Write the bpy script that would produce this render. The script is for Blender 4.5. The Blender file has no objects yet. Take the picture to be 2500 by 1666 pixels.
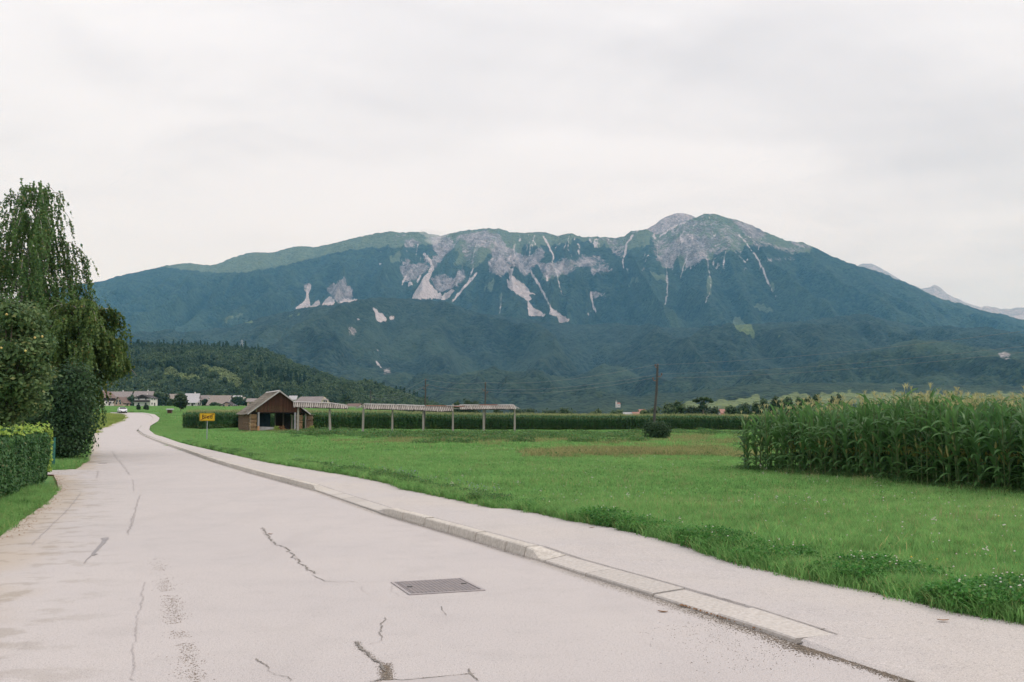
import bpy, math, random
import numpy as np
from mathutils import Vector, Matrix, Euler

random.seed(7)
R = math.radians
S = bpy.context.scene
COL = S.collection
TAU = 2 * math.pi

# ------------------------------------------------------------------ camera, sky, sun, exposure
EYE = 1.65
FPX = 2430.0                       # focal length in pixels of the 2500 px wide photograph
PITCH = math.atan(190.0 / FPX)
cam_d = bpy.data.cameras.new("camera")
cam_d.lens = 35.0; cam_d.sensor_width = 36.0
cam_d.clip_start = 0.1; cam_d.clip_end = 60000
cam = bpy.data.objects.new("camera", cam_d); COL.objects.link(cam)
cam.location = (0, 0, EYE); cam.rotation_euler = (R(90) + PITCH, 0, 0)
S.camera = cam
S.view_settings.view_transform = 'Standard'; S.view_settings.look = 'None'
S.view_settings.exposure = 0.0; S.view_settings.gamma = 1.0; S.view_settings.use_curve_mapping = False
S.cycles.max_bounces = 6; S.cycles.diffuse_bounces = 3; S.cycles.glossy_bounces = 2
S.cycles.transmission_bounces = 4; S.cycles.transparent_max_bounces = 8; S.cycles.volume_bounces = 1
S.cycles.use_denoising = True

SUN_EL, SUN_AZ = R(40), R(82)      # azimuth clockwise from +Y : to the right, a little ahead
W = bpy.data.worlds.new("World"); S.world = W; W.use_nodes = True
wn, wl = W.node_tree.nodes, W.node_tree.links
wn.clear()
w_out = wn.new('ShaderNodeOutputWorld')
sky = wn.new('ShaderNodeTexSky'); sky.sky_type = 'NISHITA'; sky.sun_disc = False
sky.sun_elevation = SUN_EL; sky.sun_rotation = SUN_AZ; sky.air_density = 1.0; sky.dust_density = 2.0
b_sky = wn.new('ShaderNodeBackground'); b_sky.inputs[1].default_value = 0.10
wl.new(sky.outputs[0], b_sky.inputs[0])
tc = wn.new('ShaderNodeTexCoord')
sep = wn.new('ShaderNodeSeparateXYZ'); wl.new(tc.outputs['Generated'], sep.inputs[0])
def wmath(op, a, b=None, c=None):
    n = wn.new('ShaderNodeMath'); n.operation = op
    for i, v in enumerate((a, b, c)):
        if v is None: continue
        if isinstance(v, (int, float)): n.inputs[i].default_value = v
        else: wl.new(v, n.inputs[i])
    return n.outputs[0]
zz = wmath('MAXIMUM', sep.outputs[2], 0.0)
den = wmath('ADD', zz, 0.16)
cx = wmath('DIVIDE', sep.outputs[0], den); cy = wmath('DIVIDE', sep.outputs[1], den)
cmb = wn.new('ShaderNodeCombineXYZ'); wl.new(cx, cmb.inputs[0]); wl.new(cy, cmb.inputs[1])
def wnoise(scale, detail, rough, dist, off):
    mp = wn.new('ShaderNodeMapping'); mp.inputs['Location'].default_value = off
    mp.inputs['Scale'].default_value = (0.75, 1.15, 1)
    wl.new(cmb.outputs[0], mp.inputs[0])
    n = wn.new('ShaderNodeTexNoise'); n.inputs['Scale'].default_value = scale
    n.inputs['Detail'].default_value = detail; n.inputs['Roughness'].default_value = rough
    n.inputs['Distortion'].default_value = dist
    wl.new(mp.outputs[0], n.inputs['Vector']); return n.outputs[0]
n1 = wnoise(0.62, 5, 0.52, 0.5, (3.1, 1.7, 0))
n2 = wnoise(2.3, 4, 0.55, 0.8, (7.3, 4.2, 0))
nn = wmath('ADD', wmath('MULTIPLY', n1, 0.72), wmath('MULTIPLY', n2, 0.28))
cr = wn.new('ShaderNodeValToRGB'); wl.new(nn, cr.inputs[0])
cr.color_ramp.interpolation = 'B_SPLINE'
e = cr.color_ramp.elements
e[0].position = 0.37; e[0].color = (0.70, 0.69, 0.725, 1)
e[1].position = 0.57; e[1].color = (0.965, 0.95, 0.975, 1)
# an overcast sky brightens towards the zenith
grad = wmath('ADD', 0.97, wmath('MULTIPLY', wmath('POWER', zz, 2.0), 1.05))
b_cl = wn.new('ShaderNodeBackground'); wl.new(cr.outputs[0], b_cl.inputs[0]); wl.new(grad, b_cl.inputs[1])
mixw = wn.new('ShaderNodeMixShader'); mixw.inputs[0].default_value = 0.96
wl.new(b_sky.outputs[0], mixw.inputs[1]); wl.new(b_cl.outputs[0], mixw.inputs[2])
wl.new(mixw.outputs[0], w_out.inputs[0])

sun_d = bpy.data.lights.new("sun", 'SUN'); sun_d.energy = 1.5; sun_d.angle = R(10); sun_d.color = (1.0, 0.965, 0.92)
sun = bpy.data.objects.new("sun", sun_d); COL.objects.link(sun)
sdir = Vector((math.sin(SUN_AZ) * math.cos(SUN_EL), math.cos(SUN_AZ) * math.cos(SUN_EL), math.sin(SUN_EL)))
sun.rotation_euler = sdir.to_track_quat('Z', 'Y').to_euler()

# ------------------------------------------------------------------ geometry of the view -> world points
CP, SP = math.cos(PITCH), math.sin(PITCH)
def ray(x, y):
    dx = (x - 1250.0) / FPX; dy = -(y - 833.0) / FPX
    return dx, CP - dy * SP, SP + dy * CP
def at(x, y, Y):
    dx, fy, fz = ray(x, y); k = Y / fy
    return np.array((dx * k, Y, EYE + fz * k))
def topix(X, Y, Z):
    z = Z - EYE
    f = Y * CP + z * SP; u = -Y * SP + z * CP
    return 1250.0 + FPX * X / f, 833.0 - FPX * u / f
def sstep(a, b, x):
    t = np.clip((x - a) / (b - a), 0, 1); return t * t * (3 - 2 * t)
RY = [0, 100, 118, 150, 190, 230, 600, 1200, 2500]
RZ = [0, 0, .20, .30, 1.34, 2.88, 9.3, 16, 22]
def zt(X, Y):
    X = np.asarray(X, float); Y = np.asarray(Y, float)
    k = sstep(0.02, 0.17, -X / np.maximum(Y, 1.0))
    return np.interp(Y, RY, RZ) * k
def gp(x, y, dz=0.0):
    """where the ray through photo pixel (x, y) meets the terrain raised by dz"""
    dx, fy, fz = ray(x, y)
    Ys = np.concatenate([np.linspace(2, 130, 6000), np.linspace(130, 1500, 9000)])
    k = Ys / fy
    h = EYE + fz * k - zt(dx * k, Ys) - dz
    i = np.argmax(h < 0)
    if h[i] >= 0: i = len(Ys) - 1
    return np.array((dx * k[i], Ys[i], zt(dx * k[i], Ys[i]) + dz))

# ------------------------------------------------------------------ noise
def _hash(ix, iy, seed):
    n = (ix.astype(np.int64) * 374761393 + iy.astype(np.int64) * 668265263 + seed * 1274126177) & 0x7fffffff
    n = ((n ^ (n >> 13)) * 1274126177) & 0x7fffffff
    return ((n ^ (n >> 16)) & 0xffff) / 65535.0
def vnoise(x, y, seed=0):
    x = np.asarray(x, float); y = np.asarray(y, float)
    ix, iy = np.floor(x), np.floor(y); fx, fy = x - ix, y - iy
    fx = fx * fx * (3 - 2 * fx); fy = fy * fy * (3 - 2 * fy)
    a = _hash(ix, iy, seed); b = _hash(ix + 1, iy, seed); c = _hash(ix, iy + 1, seed); d = _hash(ix + 1, iy + 1, seed)
    return (a + (b - a) * fx) * (1 - fy) + (c + (d - c) * fx) * fy
def fbm(x, y, seed=0, o=4):
    s = 0; a = .5; t = 0
    for i in range(o):
        s = s + a * vnoise(x, y, seed + i * 17); t += a; a *= .5; x = np.asarray(x) * 2.03; y = np.asarray(y) * 2.03
    return s / t
def inpoly(px, py, poly):
    px = np.asarray(px); py = np.asarray(py); r = np.zeros(px.shape, bool); n = len(poly)
    for i in range(n):
        x1, y1 = poly[i]; x2, y2 = poly[(i + 1) % n]
        if y1 == y2: continue
        c = ((y1 > py) != (y2 > py)) & (px < (x2 - x1) * (py - y1) / (y2 - y1) + x1)
        r ^= c
    return r
def dline(px, py, pts):
    d = np.full(np.shape(px), 1e9)
    for (x1, y1), (x2, y2) in zip(pts[:-1], pts[1:]):
        vx, vy = x2 - x1, y2 - y1; t = np.clip(((px - x1) * vx + (py - y1) * vy) / (vx * vx + vy * vy + 1e-9), 0, 1)
        d = np.minimum(d, np.hypot(px - x1 - t * vx, py - y1 - t * vy))
    return d

# ------------------------------------------------------------------ mesh helpers
def np_mesh(name, V, F, mat=None, smooth=False, fm=None, mats=None):
    """V (n,3), F (m,k) of one polygon size, or list of such arrays"""
    V = np.asarray(V, np.float32)
    Fs = F if isinstance(F, list) else [F]
    Fs = [np.asarray(f, np.int32) for f in Fs if len(f)]
    me = bpy.data.meshes.new(name)
    me.vertices.add(len(V)); me.vertices.foreach_set("co", V.ravel())
    L = np.concatenate([f.ravel() for f in Fs])
    tot = np.concatenate([np.full(len(f), f.shape[1], np.int32) for f in Fs])
    st = np.concatenate([[0], np.cumsum(tot)[:-1]]).astype(np.int32)
    me.loops.add(len(L)); me.loops.foreach_set("vertex_index", L)
    me.polygons.add(len(tot)); me.polygons.foreach_set("loop_start", st); me.polygons.foreach_set("loop_total", tot)
    for m in (mats or ([mat] if mat else [])): me.materials.append(m)
    if fm is not None: me.polygons.foreach_set("material_index", np.asarray(fm, np.int32))
    me.polygons.foreach_set("use_smooth", np.full(len(tot), smooth))
    me.update(calc_edges=True); me.validate()
    return me
def link(me, name, parent=None):
    o = bpy.data.objects.new(name, me); COL.objects.link(o)
    if parent: o.parent = parent
    return o
def tag(o, label=None, cat=None, group=None, kind=None):
    if label: o['label'] = label
    if cat: o['category'] = cat
    if group: o['group'] = group
    if kind: o['kind'] = kind
    return o
def thing(name, label, cat, loc=(0, 0, 0), rz=0.0, group=None):
    o = bpy.data.objects.new(name, None); COL.objects.link(o); o.empty_display_size = .3
    o.location = loc; o.rotation_euler = (0, 0, rz)
    return tag(o, label, cat, group)
def fattr(me, name, arr):
    a = me.attributes.new(name, 'FLOAT', 'POINT'); a.data.foreach_set("value", np.asarray(arr, np.float32).ravel())
class MB:
    def __init__(s): s.v = []; s.f = {}; s.n = 0; s.fm = {}
    def add(s, V, F, m=0):
        V = np.asarray(V, float); F = np.asarray(F, int); k = F.shape[1]
        s.v.append(V); s.f.setdefault(k, []).append(F + s.n); s.fm.setdefault(k, []).append(np.full(len(F), m)); s.n += len(V)
        return s
    def box(s, c, sz, rz=0.0, m=0, rot=None):
        c = np.array(c, float); h = np.array(sz, float) / 2
        V = np.array([(x, y, z) for x in (-1, 1) for y in (-1, 1) for z in (-1, 1)], float) * h
        if rot is not None: V = V @ np.array(rot.to_3x3() if hasattr(rot, 'to_3x3') else rot).T
        elif rz: V = V @ np.array(Matrix.Rotation(rz, 3, 'Z')).T
        return s.add(V + c, [(0, 1, 3, 2), (4, 6, 7, 5), (0, 4, 5, 1), (2, 3, 7, 6), (0, 2, 6, 4), (1, 5, 7, 3)], m)
    def hexa(s, P, m=0):
        """8 corners: 4 bottom ccw, 4 top ccw"""
        return s.add(P, [(3, 2, 1, 0), (4, 5, 6, 7), (0, 1, 5, 4), (1, 2, 6, 5), (2, 3, 7, 6), (3, 0, 4, 7)], m)
    def prism(s, poly, d, m=0, axis='y', o=0.0):
        """poly of (a, z) extruded along axis from o to o+d"""
        n = len(poly)
        if axis == 'y': A = [(a, o, z) for a, z in poly]; B = [(a, o + d, z) for a, z in poly]
        elif axis == 'x': A = [(o, a, z) for a, z in poly]; B = [(o + d, a, z) for a, z in poly]
        else: A = [(a, z, o) for a, z in poly]; B = [(a, z, o + d) for a, z in poly]
        s.add(A + B, [[i, (i + 1) % n, n + (i + 1) % n, n + i] for i in range(n)], m)
        s.add(A, [list(range(n))[::-1]], m); s.add(B, [list(range(n))], m)
        return s
    def tube(s, pts, rad, k=6, m=0, cap=True):
        pts = np.asarray(pts, float); n = len(pts)
        rad = np.full(n, rad, float) if np.isscalar(rad) else np.asarray(rad, float)
        T = np.gradient(pts, axis=0); T /= np.linalg.norm(T, axis=1)[:, None] + 1e-12
        up = np.array((0, 0, 1.0)) if abs(T[0][2]) < .9 else np.array((1.0, 0, 0))
        A = np.cross(T, up); A /= np.linalg.norm(A, axis=1)[:, None] + 1e-12; B = np.cross(T, A)
        an = np.arange(k) * TAU / k
        V = pts[:, None, :] + rad[:, None, None] * (np.cos(an)[None, :, None] * A[:, None, :] + np.sin(an)[None, :, None] * B[:, None, :])
        F = [(i * k + j, i * k + (j + 1) % k, (i + 1) * k + (j + 1) % k, (i + 1) * k + j) for i in range(n - 1) for j in range(k)]
        s.add(V.reshape(-1, 3), F, m)
        if cap:
            s.add(V[0], [list(range(k))], m); s.add(V[-1], [list(range(k))[::-1]], m)
        return s
    def mesh(s, name, mat, smooth=False, xf=None):
        V = np.concatenate(s.v)
        if xf is not None: V = V @ np.array(xf.to_3x3()).T + np.array(xf.translation)
        ks = sorted(s.f); fm = np.concatenate([np.concatenate(s.fm[k]) for k in ks])
        mats = mat if isinstance(mat, (list, tuple)) else [mat]
        return np_mesh(name, V, [np.concatenate(s.f[k]) for k in ks], mats=mats, fm=fm, smooth=smooth)
    def build(s, name, mat, parent=None, smooth=False, **k):
        return link(s.mesh(name, mat, smooth, **k), name, parent)

# ------------------------------------------------------------------ materials
def nodes(name):
    m = bpy.data.materials.new(name); m.use_nodes = True
    nt = m.node_tree; nt.nodes.clear()
    return m, nt, nt.nodes, nt.links
class NT:
    def __init__(s, name):
        s.m, s.t, s.n, s.l = nodes(name)
        s.out = s.n.new('ShaderNodeOutputMaterial')
        s.g = s.n.new('ShaderNodeNewGeometry'); s.tcn = s.n.new('ShaderNodeTexCoord'); s.oi = s.n.new('ShaderNodeObjectInfo')
    def val(s, sock, v):
        if isinstance(v, (int, float)): sock.default_value = v
        elif isinstance(v, tuple):
            sock.default_value = v if len(v) == 4 or sock.type == 'VECTOR' else (*v, 1)
        else: s.l.new(v, sock)
    def math(s, op, a, b=None, c=None, clamp=False):
        n = s.n.new('ShaderNodeMath'); n.operation = op; n.use_clamp = clamp
        for i, v in enumerate((a, b, c)):
            if v is not None: s.val(n.inputs[i], v)
        return n.outputs[0]
    def noise(s, scale, detail=3, rough=.55, vec=None, dist=0.0, stretch=None):
        v = vec or s.g.outputs['Position']
        if stretch:
            mp = s.n.new('ShaderNodeMapping'); mp.inputs['Scale'].default_value = stretch; s.l.new(v, mp.inputs[0]); v = mp.outputs[0]
        n = s.n.new('ShaderNodeTexNoise'); n.inputs['Scale'].default_value = scale; n.inputs['Detail'].default_value = detail
        n.inputs['Roughness'].default_value = rough; n.inputs['Distortion'].default_value = dist
        s.l.new(v, n.inputs['Vector']); return n.outputs[0]
    def voro(s, scale, feature='F1', vec=None):
        n = s.n.new('ShaderNodeTexVoronoi'); n.feature = feature; n.inputs['Scale'].default_value = scale
        s.l.new(vec or s.g.outputs['Position'], n.inputs['Vector']); return n
    def ramp(s, f, a, b):
        n = s.n.new('ShaderNodeMapRange'); n.interpolation_type = 'SMOOTHSTEP'; s.val(n.inputs[0], f)
        n.inputs[1].default_value = a; n.inputs[2].default_value = b
        return n.outputs[0]
    def mix(s, f, a, b, blend='MIX'):
        n = s.n.new('ShaderNodeMix'); n.data_type = 'RGBA'; n.blend_type = blend
        s.val(n.inputs[0], f); s.val(n.inputs[6], a); s.val(n.inputs[7], b); return n.outputs[2]
    def attr(s, name):
        n = s.n.new('ShaderNodeAttribute'); n.attribute_name = name; return n.outputs['Fac']
    def bump(s, h, strength=.5, dist=.01):
        n = s.n.new('ShaderNodeBump'); n.inputs['Strength'].default_value = strength; n.inputs['Distance'].default_value = dist
        s.l.new(h, n.inputs['Height']); return n.outputs[0]
    def principled(s, col, rough=.8, normal=None, spec=.3, metal=0.0):
        b = s.n.new('ShaderNodeBsdfPrincipled'); s.val(b.inputs['Base Color'], col); s.val(b.inputs['Roughness'], rough)
        b.inputs['Specular IOR Level'].default_value = spec; b.inputs['Metallic'].default_value = metal
        if normal: s.l.new(normal, b.inputs['Normal'])
        s.l.new(b.outputs[0], s.out.inputs[0]); return b
    def leafy(s, col, trans=.35, rough=.55, spec=.25):
        b = s.n.new('ShaderNodeBsdfPrincipled'); s.val(b.inputs['Base Color'], col); b.inputs['Roughness'].default_value = rough
        b.inputs['Specular IOR Level'].default_value = spec
        t = s.n.new('ShaderNodeBsdfTranslucent'); s.val(t.inputs[0], col)
        mx = s.n.new('ShaderNodeMixShader'); mx.inputs[0].default_value = trans
        s.l.new(b.outputs[0], mx.inputs[1]); s.l.new(t.outputs[0], mx.inputs[2]); s.l.new(mx.outputs[0], s.out.inputs[0])
        return s.m
def simple(name, c1, c2=None, scale=3.0, rough=.8, bump=0.0, bd=.01, stretch=None, detail=4, spec=.3, metal=0.0, rnd=0.0, obj=False):
    k = NT(name); c2 = c2 or tuple(v * .75 for v in c1)
    vec = k.tcn.outputs['Object'] if obj else None
    n = k.noise(scale, detail, .6, stretch=stretch, vec=vec)
    col = k.mix(k.ramp(n, .32, .68), c1, c2)
    if rnd:
        f = k.math('ADD', 1 - rnd, k.math('MULTIPLY', k.oi.outputs['Random'], 2 * rnd))
        vm = k.n.new('ShaderNodeVectorMath'); vm.operation = 'SCALE'; k.l.new(col, vm.inputs[0]); k.l.new(f, vm.inputs['Scale']); col = vm.outputs[0]
    k.principled(col, rough, k.bump(n, bump, bd) if bump else None, spec, metal)
    return k.m
def leafmat(name, a, b, c=None, trans=.35, rough=.55, spec=.25, big=.5, cf=.12):
    """leaf colours a..b picked leaf by leaf and clump by clump; c for a few odd leaves"""
    k = NT(name)
    r = k.g.outputs['Random Per Island']
    n = k.noise(big, 2)
    col = k.mix(k.ramp(k.math('ADD', k.math('MULTIPLY', r, .55), k.math('MULTIPLY', n, .75)), .3, 1.0), a, b)
    if c: col = k.mix(k.ramp(k.math('FRACT', k.math('MULTIPLY', r, 7.31)), 1 - cf, 1 - cf * .7), col, c)
    f = k.math('ADD', .82, k.math('MULTIPLY', k.oi.outputs['Random'], .36))
    vm = k.n.new('ShaderNodeVectorMath'); vm.operation = 'SCALE'; k.l.new(col, vm.inputs[0]); k.l.new(f, vm.inputs['Scale'])
    return k.leafy(vm.outputs[0], trans, rough, spec)

M = {}
def road_mat(name, base, warm, edge):
    k = NT(name)
    big = k.noise(.35, 4, .6); mid = k.noise(2.2, 5, .62); fine = k.noise(42, 4, .8); grit = k.noise(105, 2, .8)
    col = k.mix(k.ramp(big, .3, .7), base, warm)
    col = k.mix(k.math('MULTIPLY', k.ramp(mid, .45, .75), .22), col, tuple(v * .72 for v in base))
    # drawn-out stains along the lane
    st = k.noise(.9, 4, .6, stretch=(1.6, .28, 1))
    col = k.mix(k.math('MULTIPLY', k.ramp(st, .50, .70), .13), col, (.30, .275, .265))
    sp = k.ramp(fine, .54, .66); col = k.mix(k.math('MULTIPLY', sp, .62), col, tuple(v * .45 for v in base))
    sp2 = k.ramp(grit, .55, .68); col = k.mix(k.math('MULTIPLY', sp2, .65), col, (.13, .12, .115))
    sp3 = k.ramp(grit, .44, .32); col = k.mix(k.math('MULTIPLY', sp3, .55), col, (.72, .68, .66))
    if edge:
        v = k.attr('across')
        en = k.math('ADD', v, k.math('MULTIPLY', k.math('SUBTRACT', k.noise(.8, 5, .65), .5), .22))
        col = k.mix(k.math('MULTIPLY', k.ramp(en, .16, .015), .75), col, (.40, .335, .265))
        col = k.mix(k.math('MULTIPLY', k.math('MULTIPLY', k.ramp(en, .30, .05), k.ramp(mid, .5, .62)), .55), col, (.27, .235, .19))
        col = k.mix(k.math('MULTIPLY', k.ramp(v, .965, .999), .45), col, (.27, .24, .195))
    h = k.math('ADD', k.math('MULTIPLY', fine, .5), k.math('MULTIPLY', grit, .5))
    k.principled(col, .92, k.bump(h, .55, .006), .25)
    return k.m
M['road'] = road_mat('asphalt_worn', (.435, .402, .392), (.462, .425, .408), True)
M['pave'] = road_mat('asphalt_pavement', (.44, .408, .396), (.462, .422, .39), False)
M['kerb'] = simple('kerb_concrete', (.55, .51, .46), (.40, .365, .32), 22, .9, .6, .008, detail=6, rnd=.05)
M['kerb_low'] = simple('kerb_concrete_low', (.485, .452, .42), (.385, .352, .32), 26, .9, .8, .008, detail=6, rnd=.07)
M['crack'] = simple('crack_fill', (.13, .12, .11), (.26, .235, .21), 20, .95)
M['crack_faint'] = simple('crack_faint', (.33, .30, .29), (.40, .37, .36), 30, .95)
M['tar'] = simple('tar_seal', (.23, .215, .215), (.28, .26, .26), 12, .7)
M['tar_patch'] = simple('repair_asphalt', (.36, .335, .33), (.42, .385, .37), 60, .95, .5, .004)
M['grit'] = simple('grit', (.10, .085, .07), (.24, .195, .15), 30, .95)
M['iron'] = simple('cast_iron', (.31, .285, .29), (.38, .335, .325), 14, .6, .3, .003, spec=.5, metal=.3)
M['iron_dark'] = simple('cast_iron_gap', (.15, .138, .138), (.19, .17, .165), 14, .8)
M['dry'] = simple('dry_leaf', (.28, .15, .07), (.18, .10, .05), 9, .8)
# ground under the grass
k = NT('meadow_soil')
a = k.noise(.06, 4, .6); b_ = k.noise(1.6, 5, .65)
col = k.mix(k.ramp(a, .35, .65), (.085, .20, .06), (.115, .235, .07))
col = k.mix(k.math('MULTIPLY', k.ramp(b_, .45, .7), .5), col, (.07, .14, .035))
col = k.mix(k.math('MULTIPLY', k.ramp(k.noise(.02, 5, .6), .56, .7), .6), col, (.15, .17, .055))
k.principled(col, .95, k.bump(k.noise(9, 4, .7), .8, .05), .1); M['soil'] = k.m
def grassmat(name, a, b, c):
    k = NT(name); r = k.g.outputs['Random Per Island']
    n = k.noise(.16, 4, .6); n3 = k.noise(1.3, 3, .6)
    col = k.mix(k.ramp(k.math('ADD', k.math('MULTIPLY', n, .7), k.math('MULTIPLY', n3, .3)), .40, .60), a, b)
    col = k.mix(k.math('MULTIPLY', r, .5), col, c)
    col = k.mix(k.ramp(k.math('FRACT', k.math('MULTIPLY', r, 9.7)), .90, .95), col, (.42, .38, .17))
    n5 = k.noise(5.5, 3, .7); vm = k.n.new('ShaderNodeVectorMath'); vm.operation = 'SCALE'; k.l.new(col, vm.inputs[0])
    f = k.math('ADD', .42, k.math('ADD', k.math('MULTIPLY', k.ramp(n5, .3, .7), .55), k.math('ADD', k.math('MULTIPLY', k.oi.outputs['Random'], .3), k.math('MULTIPLY', r, .35))))
    k.l.new(f, vm.inputs['Scale']); col = vm.outputs[0]
    return k.leafy(col, .5, .6, .2)
M['grass'] = grassmat('grass_blades', (.135, .330, .090), (.200, .400, .120), (.28, .45, .16))
M['grass_y'] = grassmat('grass_yellow', (.23, .34, .075), (.29, .36, .09), (.33, .36, .11))
M['grass_b'] = grassmat('grass_brown', (.24, .30, .11), (.26, .27, .11), (.36, .25, .15))
M['straw'] = simple('seed_stalks', (.42, .40, .20), (.34, .30, .14), 3, .8)
M['weed'] = leafmat('weed_leaves', (.055, .135, .045), (.12, .24, .07), (.22, .22, .08), trans=.5)
M['clover'] = leafmat('clover_leaves', (.045, .17, .035), (.10, .28, .055), (.19, .32, .09), cf=.1, trans=.45)
M['petal_w'] = simple('petal_white', (.55, .54, .47), (.44, .38, .34), 9, .7)
M['petal_y'] = simple('petal_yellow', (.72, .5, .04), (.6, .42, .03), 9, .7)
M['petal_p'] = simple('petal_purple', (.30, .24, .5), (.25, .2, .42), 9, .7)
M['corn_leaf'] = leafmat('corn_leaf', (.058, .155, .052), (.125, .25, .078), (.36, .36, .11), trans=.45, rough=.5, spec=.3, big=1.2, cf=.05)
M['corn_stalk'] = simple('corn_stalk', (.08, .14, .05), (.13, .15, .06), 6, .6)
M['tassel'] = simple('corn_tassel', (.52, .48, .24), (.44, .41, .20), 6, .8, rnd=.15)
M['cob'] = simple('corn_husk', (.20, .24, .08), (.30, .26, .10), 12, .7)
M['corn_far'] = leafmat('corn_far_leaf', (.042, .125, .042), (.08, .185, .055), (.2, .24, .08), trans=.3, big=.15, cf=.06)
M['tassel_far'] = simple('far_tassels', (.36, .37, .17), (.26, .31, .13), 3, .8)
M['corn_top'] = simple('corn_canopy_top', (.34, .36, .15), (.24, .30, .11), 1.2, .9, .8, .3)
M['birch'] = leafmat('birch_leaves', (.045, .105, .035), (.13, .215, .065), (.24, .22, .07), big=.6, cf=.04)
M['birch2'] = leafmat('birch_leaves_warm', (.048, .105, .032), (.16, .235, .062), (.26, .22, .07), big=.7, cf=.05)
M['apple_leaf'] = leafmat('apple_leaves', (.050, .105, .042), (.145, .215, .078), (.22, .24, .09), big=1.2, cf=.08)
M['apple'] = simple('apple_skin', (.62, .52, .16), (.5, .34, .12), 12, .45)
M['dark_leaf'] = leafmat('dark_evergreen_leaves', (.024, .066, .028), (.062, .125, .046), big=.9)
M['hedge'] = leafmat('hedge_leaves', (.038, .11, .04), (.09, .20, .06), (.15, .17, .07), big=1.6, cf=.04)
M['hedge_y'] = leafmat('hedge_young_shoots', (.20, .34, .055), (.32, .40, .08), big=3)
M['bark'] = simple('bark', (.16, .125, .095), (.09, .07, .055), 8, .9, .5, .02)
M['birch_bark'] = simple('birch_bark', (.45, .42, .38), (.16, .14, .12), 6, .85, stretch=(1, 1, 4))
M['core'] = simple('foliage_shade_core', (.018, .036, .016), (.026, .05, .02), 2, .95)  # near-black filler inside crowns and hedge; inner shade put into the colour
M['tree'] = leafmat('broadleaf_crown', (.028, .062, .034), (.078, .125, .055), big=.12)
M['tree_l'] = leafmat('broadleaf_crown_light', (.055, .10, .045), (.12, .17, .07), big=.12)
M['scrub'] = leafmat('light_scrub', (.20, .26, .11), (.30, .36, .15), big=.05)
M['conifer'] = leafmat('conifer_crown', (.020, .05, .030), (.042, .082, .042), big=.1)
M['wood'] = simple('weathered_wood', (.30, .265, .22), (.19, .165, .14), 6, .9, .4, .01, stretch=(6, 6, 1), rnd=.12)
M['post_wood'] = simple('pale_post_wood', (.46, .42, .37), (.33, .295, .25), 6, .9, .4, .01, stretch=(6, 6, 1), rnd=.1)
M['wood_grey'] = simple('grey_plank', (.46, .42, .38), (.30, .27, .235), 5, .9, .4, .01, stretch=(5, 5, 1), rnd=.22)
M['wood_white'] = simple('bleached_board', (.52, .50, .49), (.40, .37, .35), 4, .85, rnd=.1)
M['rust'] = simple('rusty_cap', (.28, .13, .09), (.22, .11, .08), 4, .8)
M['boards'] = simple('redbrown_boards', (.105, .042, .024), (.065, .028, .018), 5, .8, .4, .01, stretch=(6, 6, .8), rnd=.22)
M['dark_wood'] = simple('dark_wood', (.045, .032, .026), (.03, .022, .018), 5, .9, rnd=.15)
M['log'] = simple('split_firewood', (.46, .31, .16), (.25, .155, .09), 7, .85, .3, .01, rnd=.35)
M['log_old'] = simple('old_firewood', (.33, .23, .15), (.15, .10, .07), 7, .9, .3, .01, rnd=.35)
M['slate'] = simple('barn_roof_shingle', (.215, .185, .155), (.13, .115, .085), 2.2, .95, .5, .02, rnd=.14)
M['concrete'] = simple('pale_concrete', (.46, .45, .46), (.34, .33, .33), 3, .9)
M['tarp'] = simple('blue_tarpaulin', (.012, .035, .05), (.02, .05, .065), 3, .6)
M['orange'] = simple('orange_paint', (.56, .30, .16), (.5, .26, .14), 5, .7)
M['steel'] = simple('galvanised_steel', (.36, .39, .40), (.28, .31, .33), 9, .5, spec=.5, metal=.4)
M['sign_y'] = simple('sign_yellow', (.80, .47, .015), (.76, .44, .015), 3, .5, spec=.4)
M['sign_k'] = simple('sign_black', (.03, .025, .02), (.02, .02, .02), 3, .6)
M['sign_r'] = simple('sign_red', (.20, .025, .018), (.17, .02, .015), 3, .6)
M['pole'] = simple('pole_wood', (.095, .092, .085), (.055, .054, .05), 4, .9, .5, .02, stretch=(5, 5, .6))
M['ceramic'] = simple('insulator_brown', (.14, .09, .075), (.10, .07, .06), 4, .4)
M['wire'] = simple('wire', (.20, .22, .24), (.17, .19, .2), 3, .5)
M['gate'] = simple('green_gate', (.03, .16, .13), (.03, .13, .11), 5, .5)
M['cream'] = simple('cream_render', (.58, .52, .38), (.52, .46, .34), 1.2, .9)
M['white'] = simple('white_render', (.66, .63, .60), (.58, .55, .53), 1.2, .9)
M['pink'] = simple('pink_render', (.62, .42, .34), (.55, .38, .31), 1.2, .9)
M['orangewall'] = simple('orange_render', (.58, .27, .17), (.50, .24, .15), 1.2, .9)
M['brownwall'] = simple('brown_timber_wall', (.05, .036, .030), (.035, .026, .022), 1.2, .9)
M['roof_grey'] = simple('grey_tile_roof', (.27, .235, .225), (.20, .175, .17), 1.5, .9)
M['roof_pale'] = simple('pale_metal_roof', (.42, .41, .42), (.35, .34, .355), 1.5, .7)
M['roof_brown'] = simple('brown_tile_roof', (.18, .125, .105), (.13, .09, .08), 1.5, .9)
M['roof_tan'] = simple('tan_tile_roof', (.30, .255, .225), (.235, .2, .175), 1.5, .9)
M['roof_dark'] = simple('dark_tile_roof', (.04, .035, .038), (.06, .05, .05), 1.5, .9)
M['roof_red'] = simple('red_tile_roof', (.36, .19, .15), (.30, .16, .13), 1.5, .9)
M['glass'] = simple('dark_window_glass', (.02, .024, .03), (.03, .035, .04), 1, .15, spec=.6)
M['frame'] = simple('window_frame_white', (.6, .6, .58), (.5, .5, .48), 1, .6)
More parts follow.
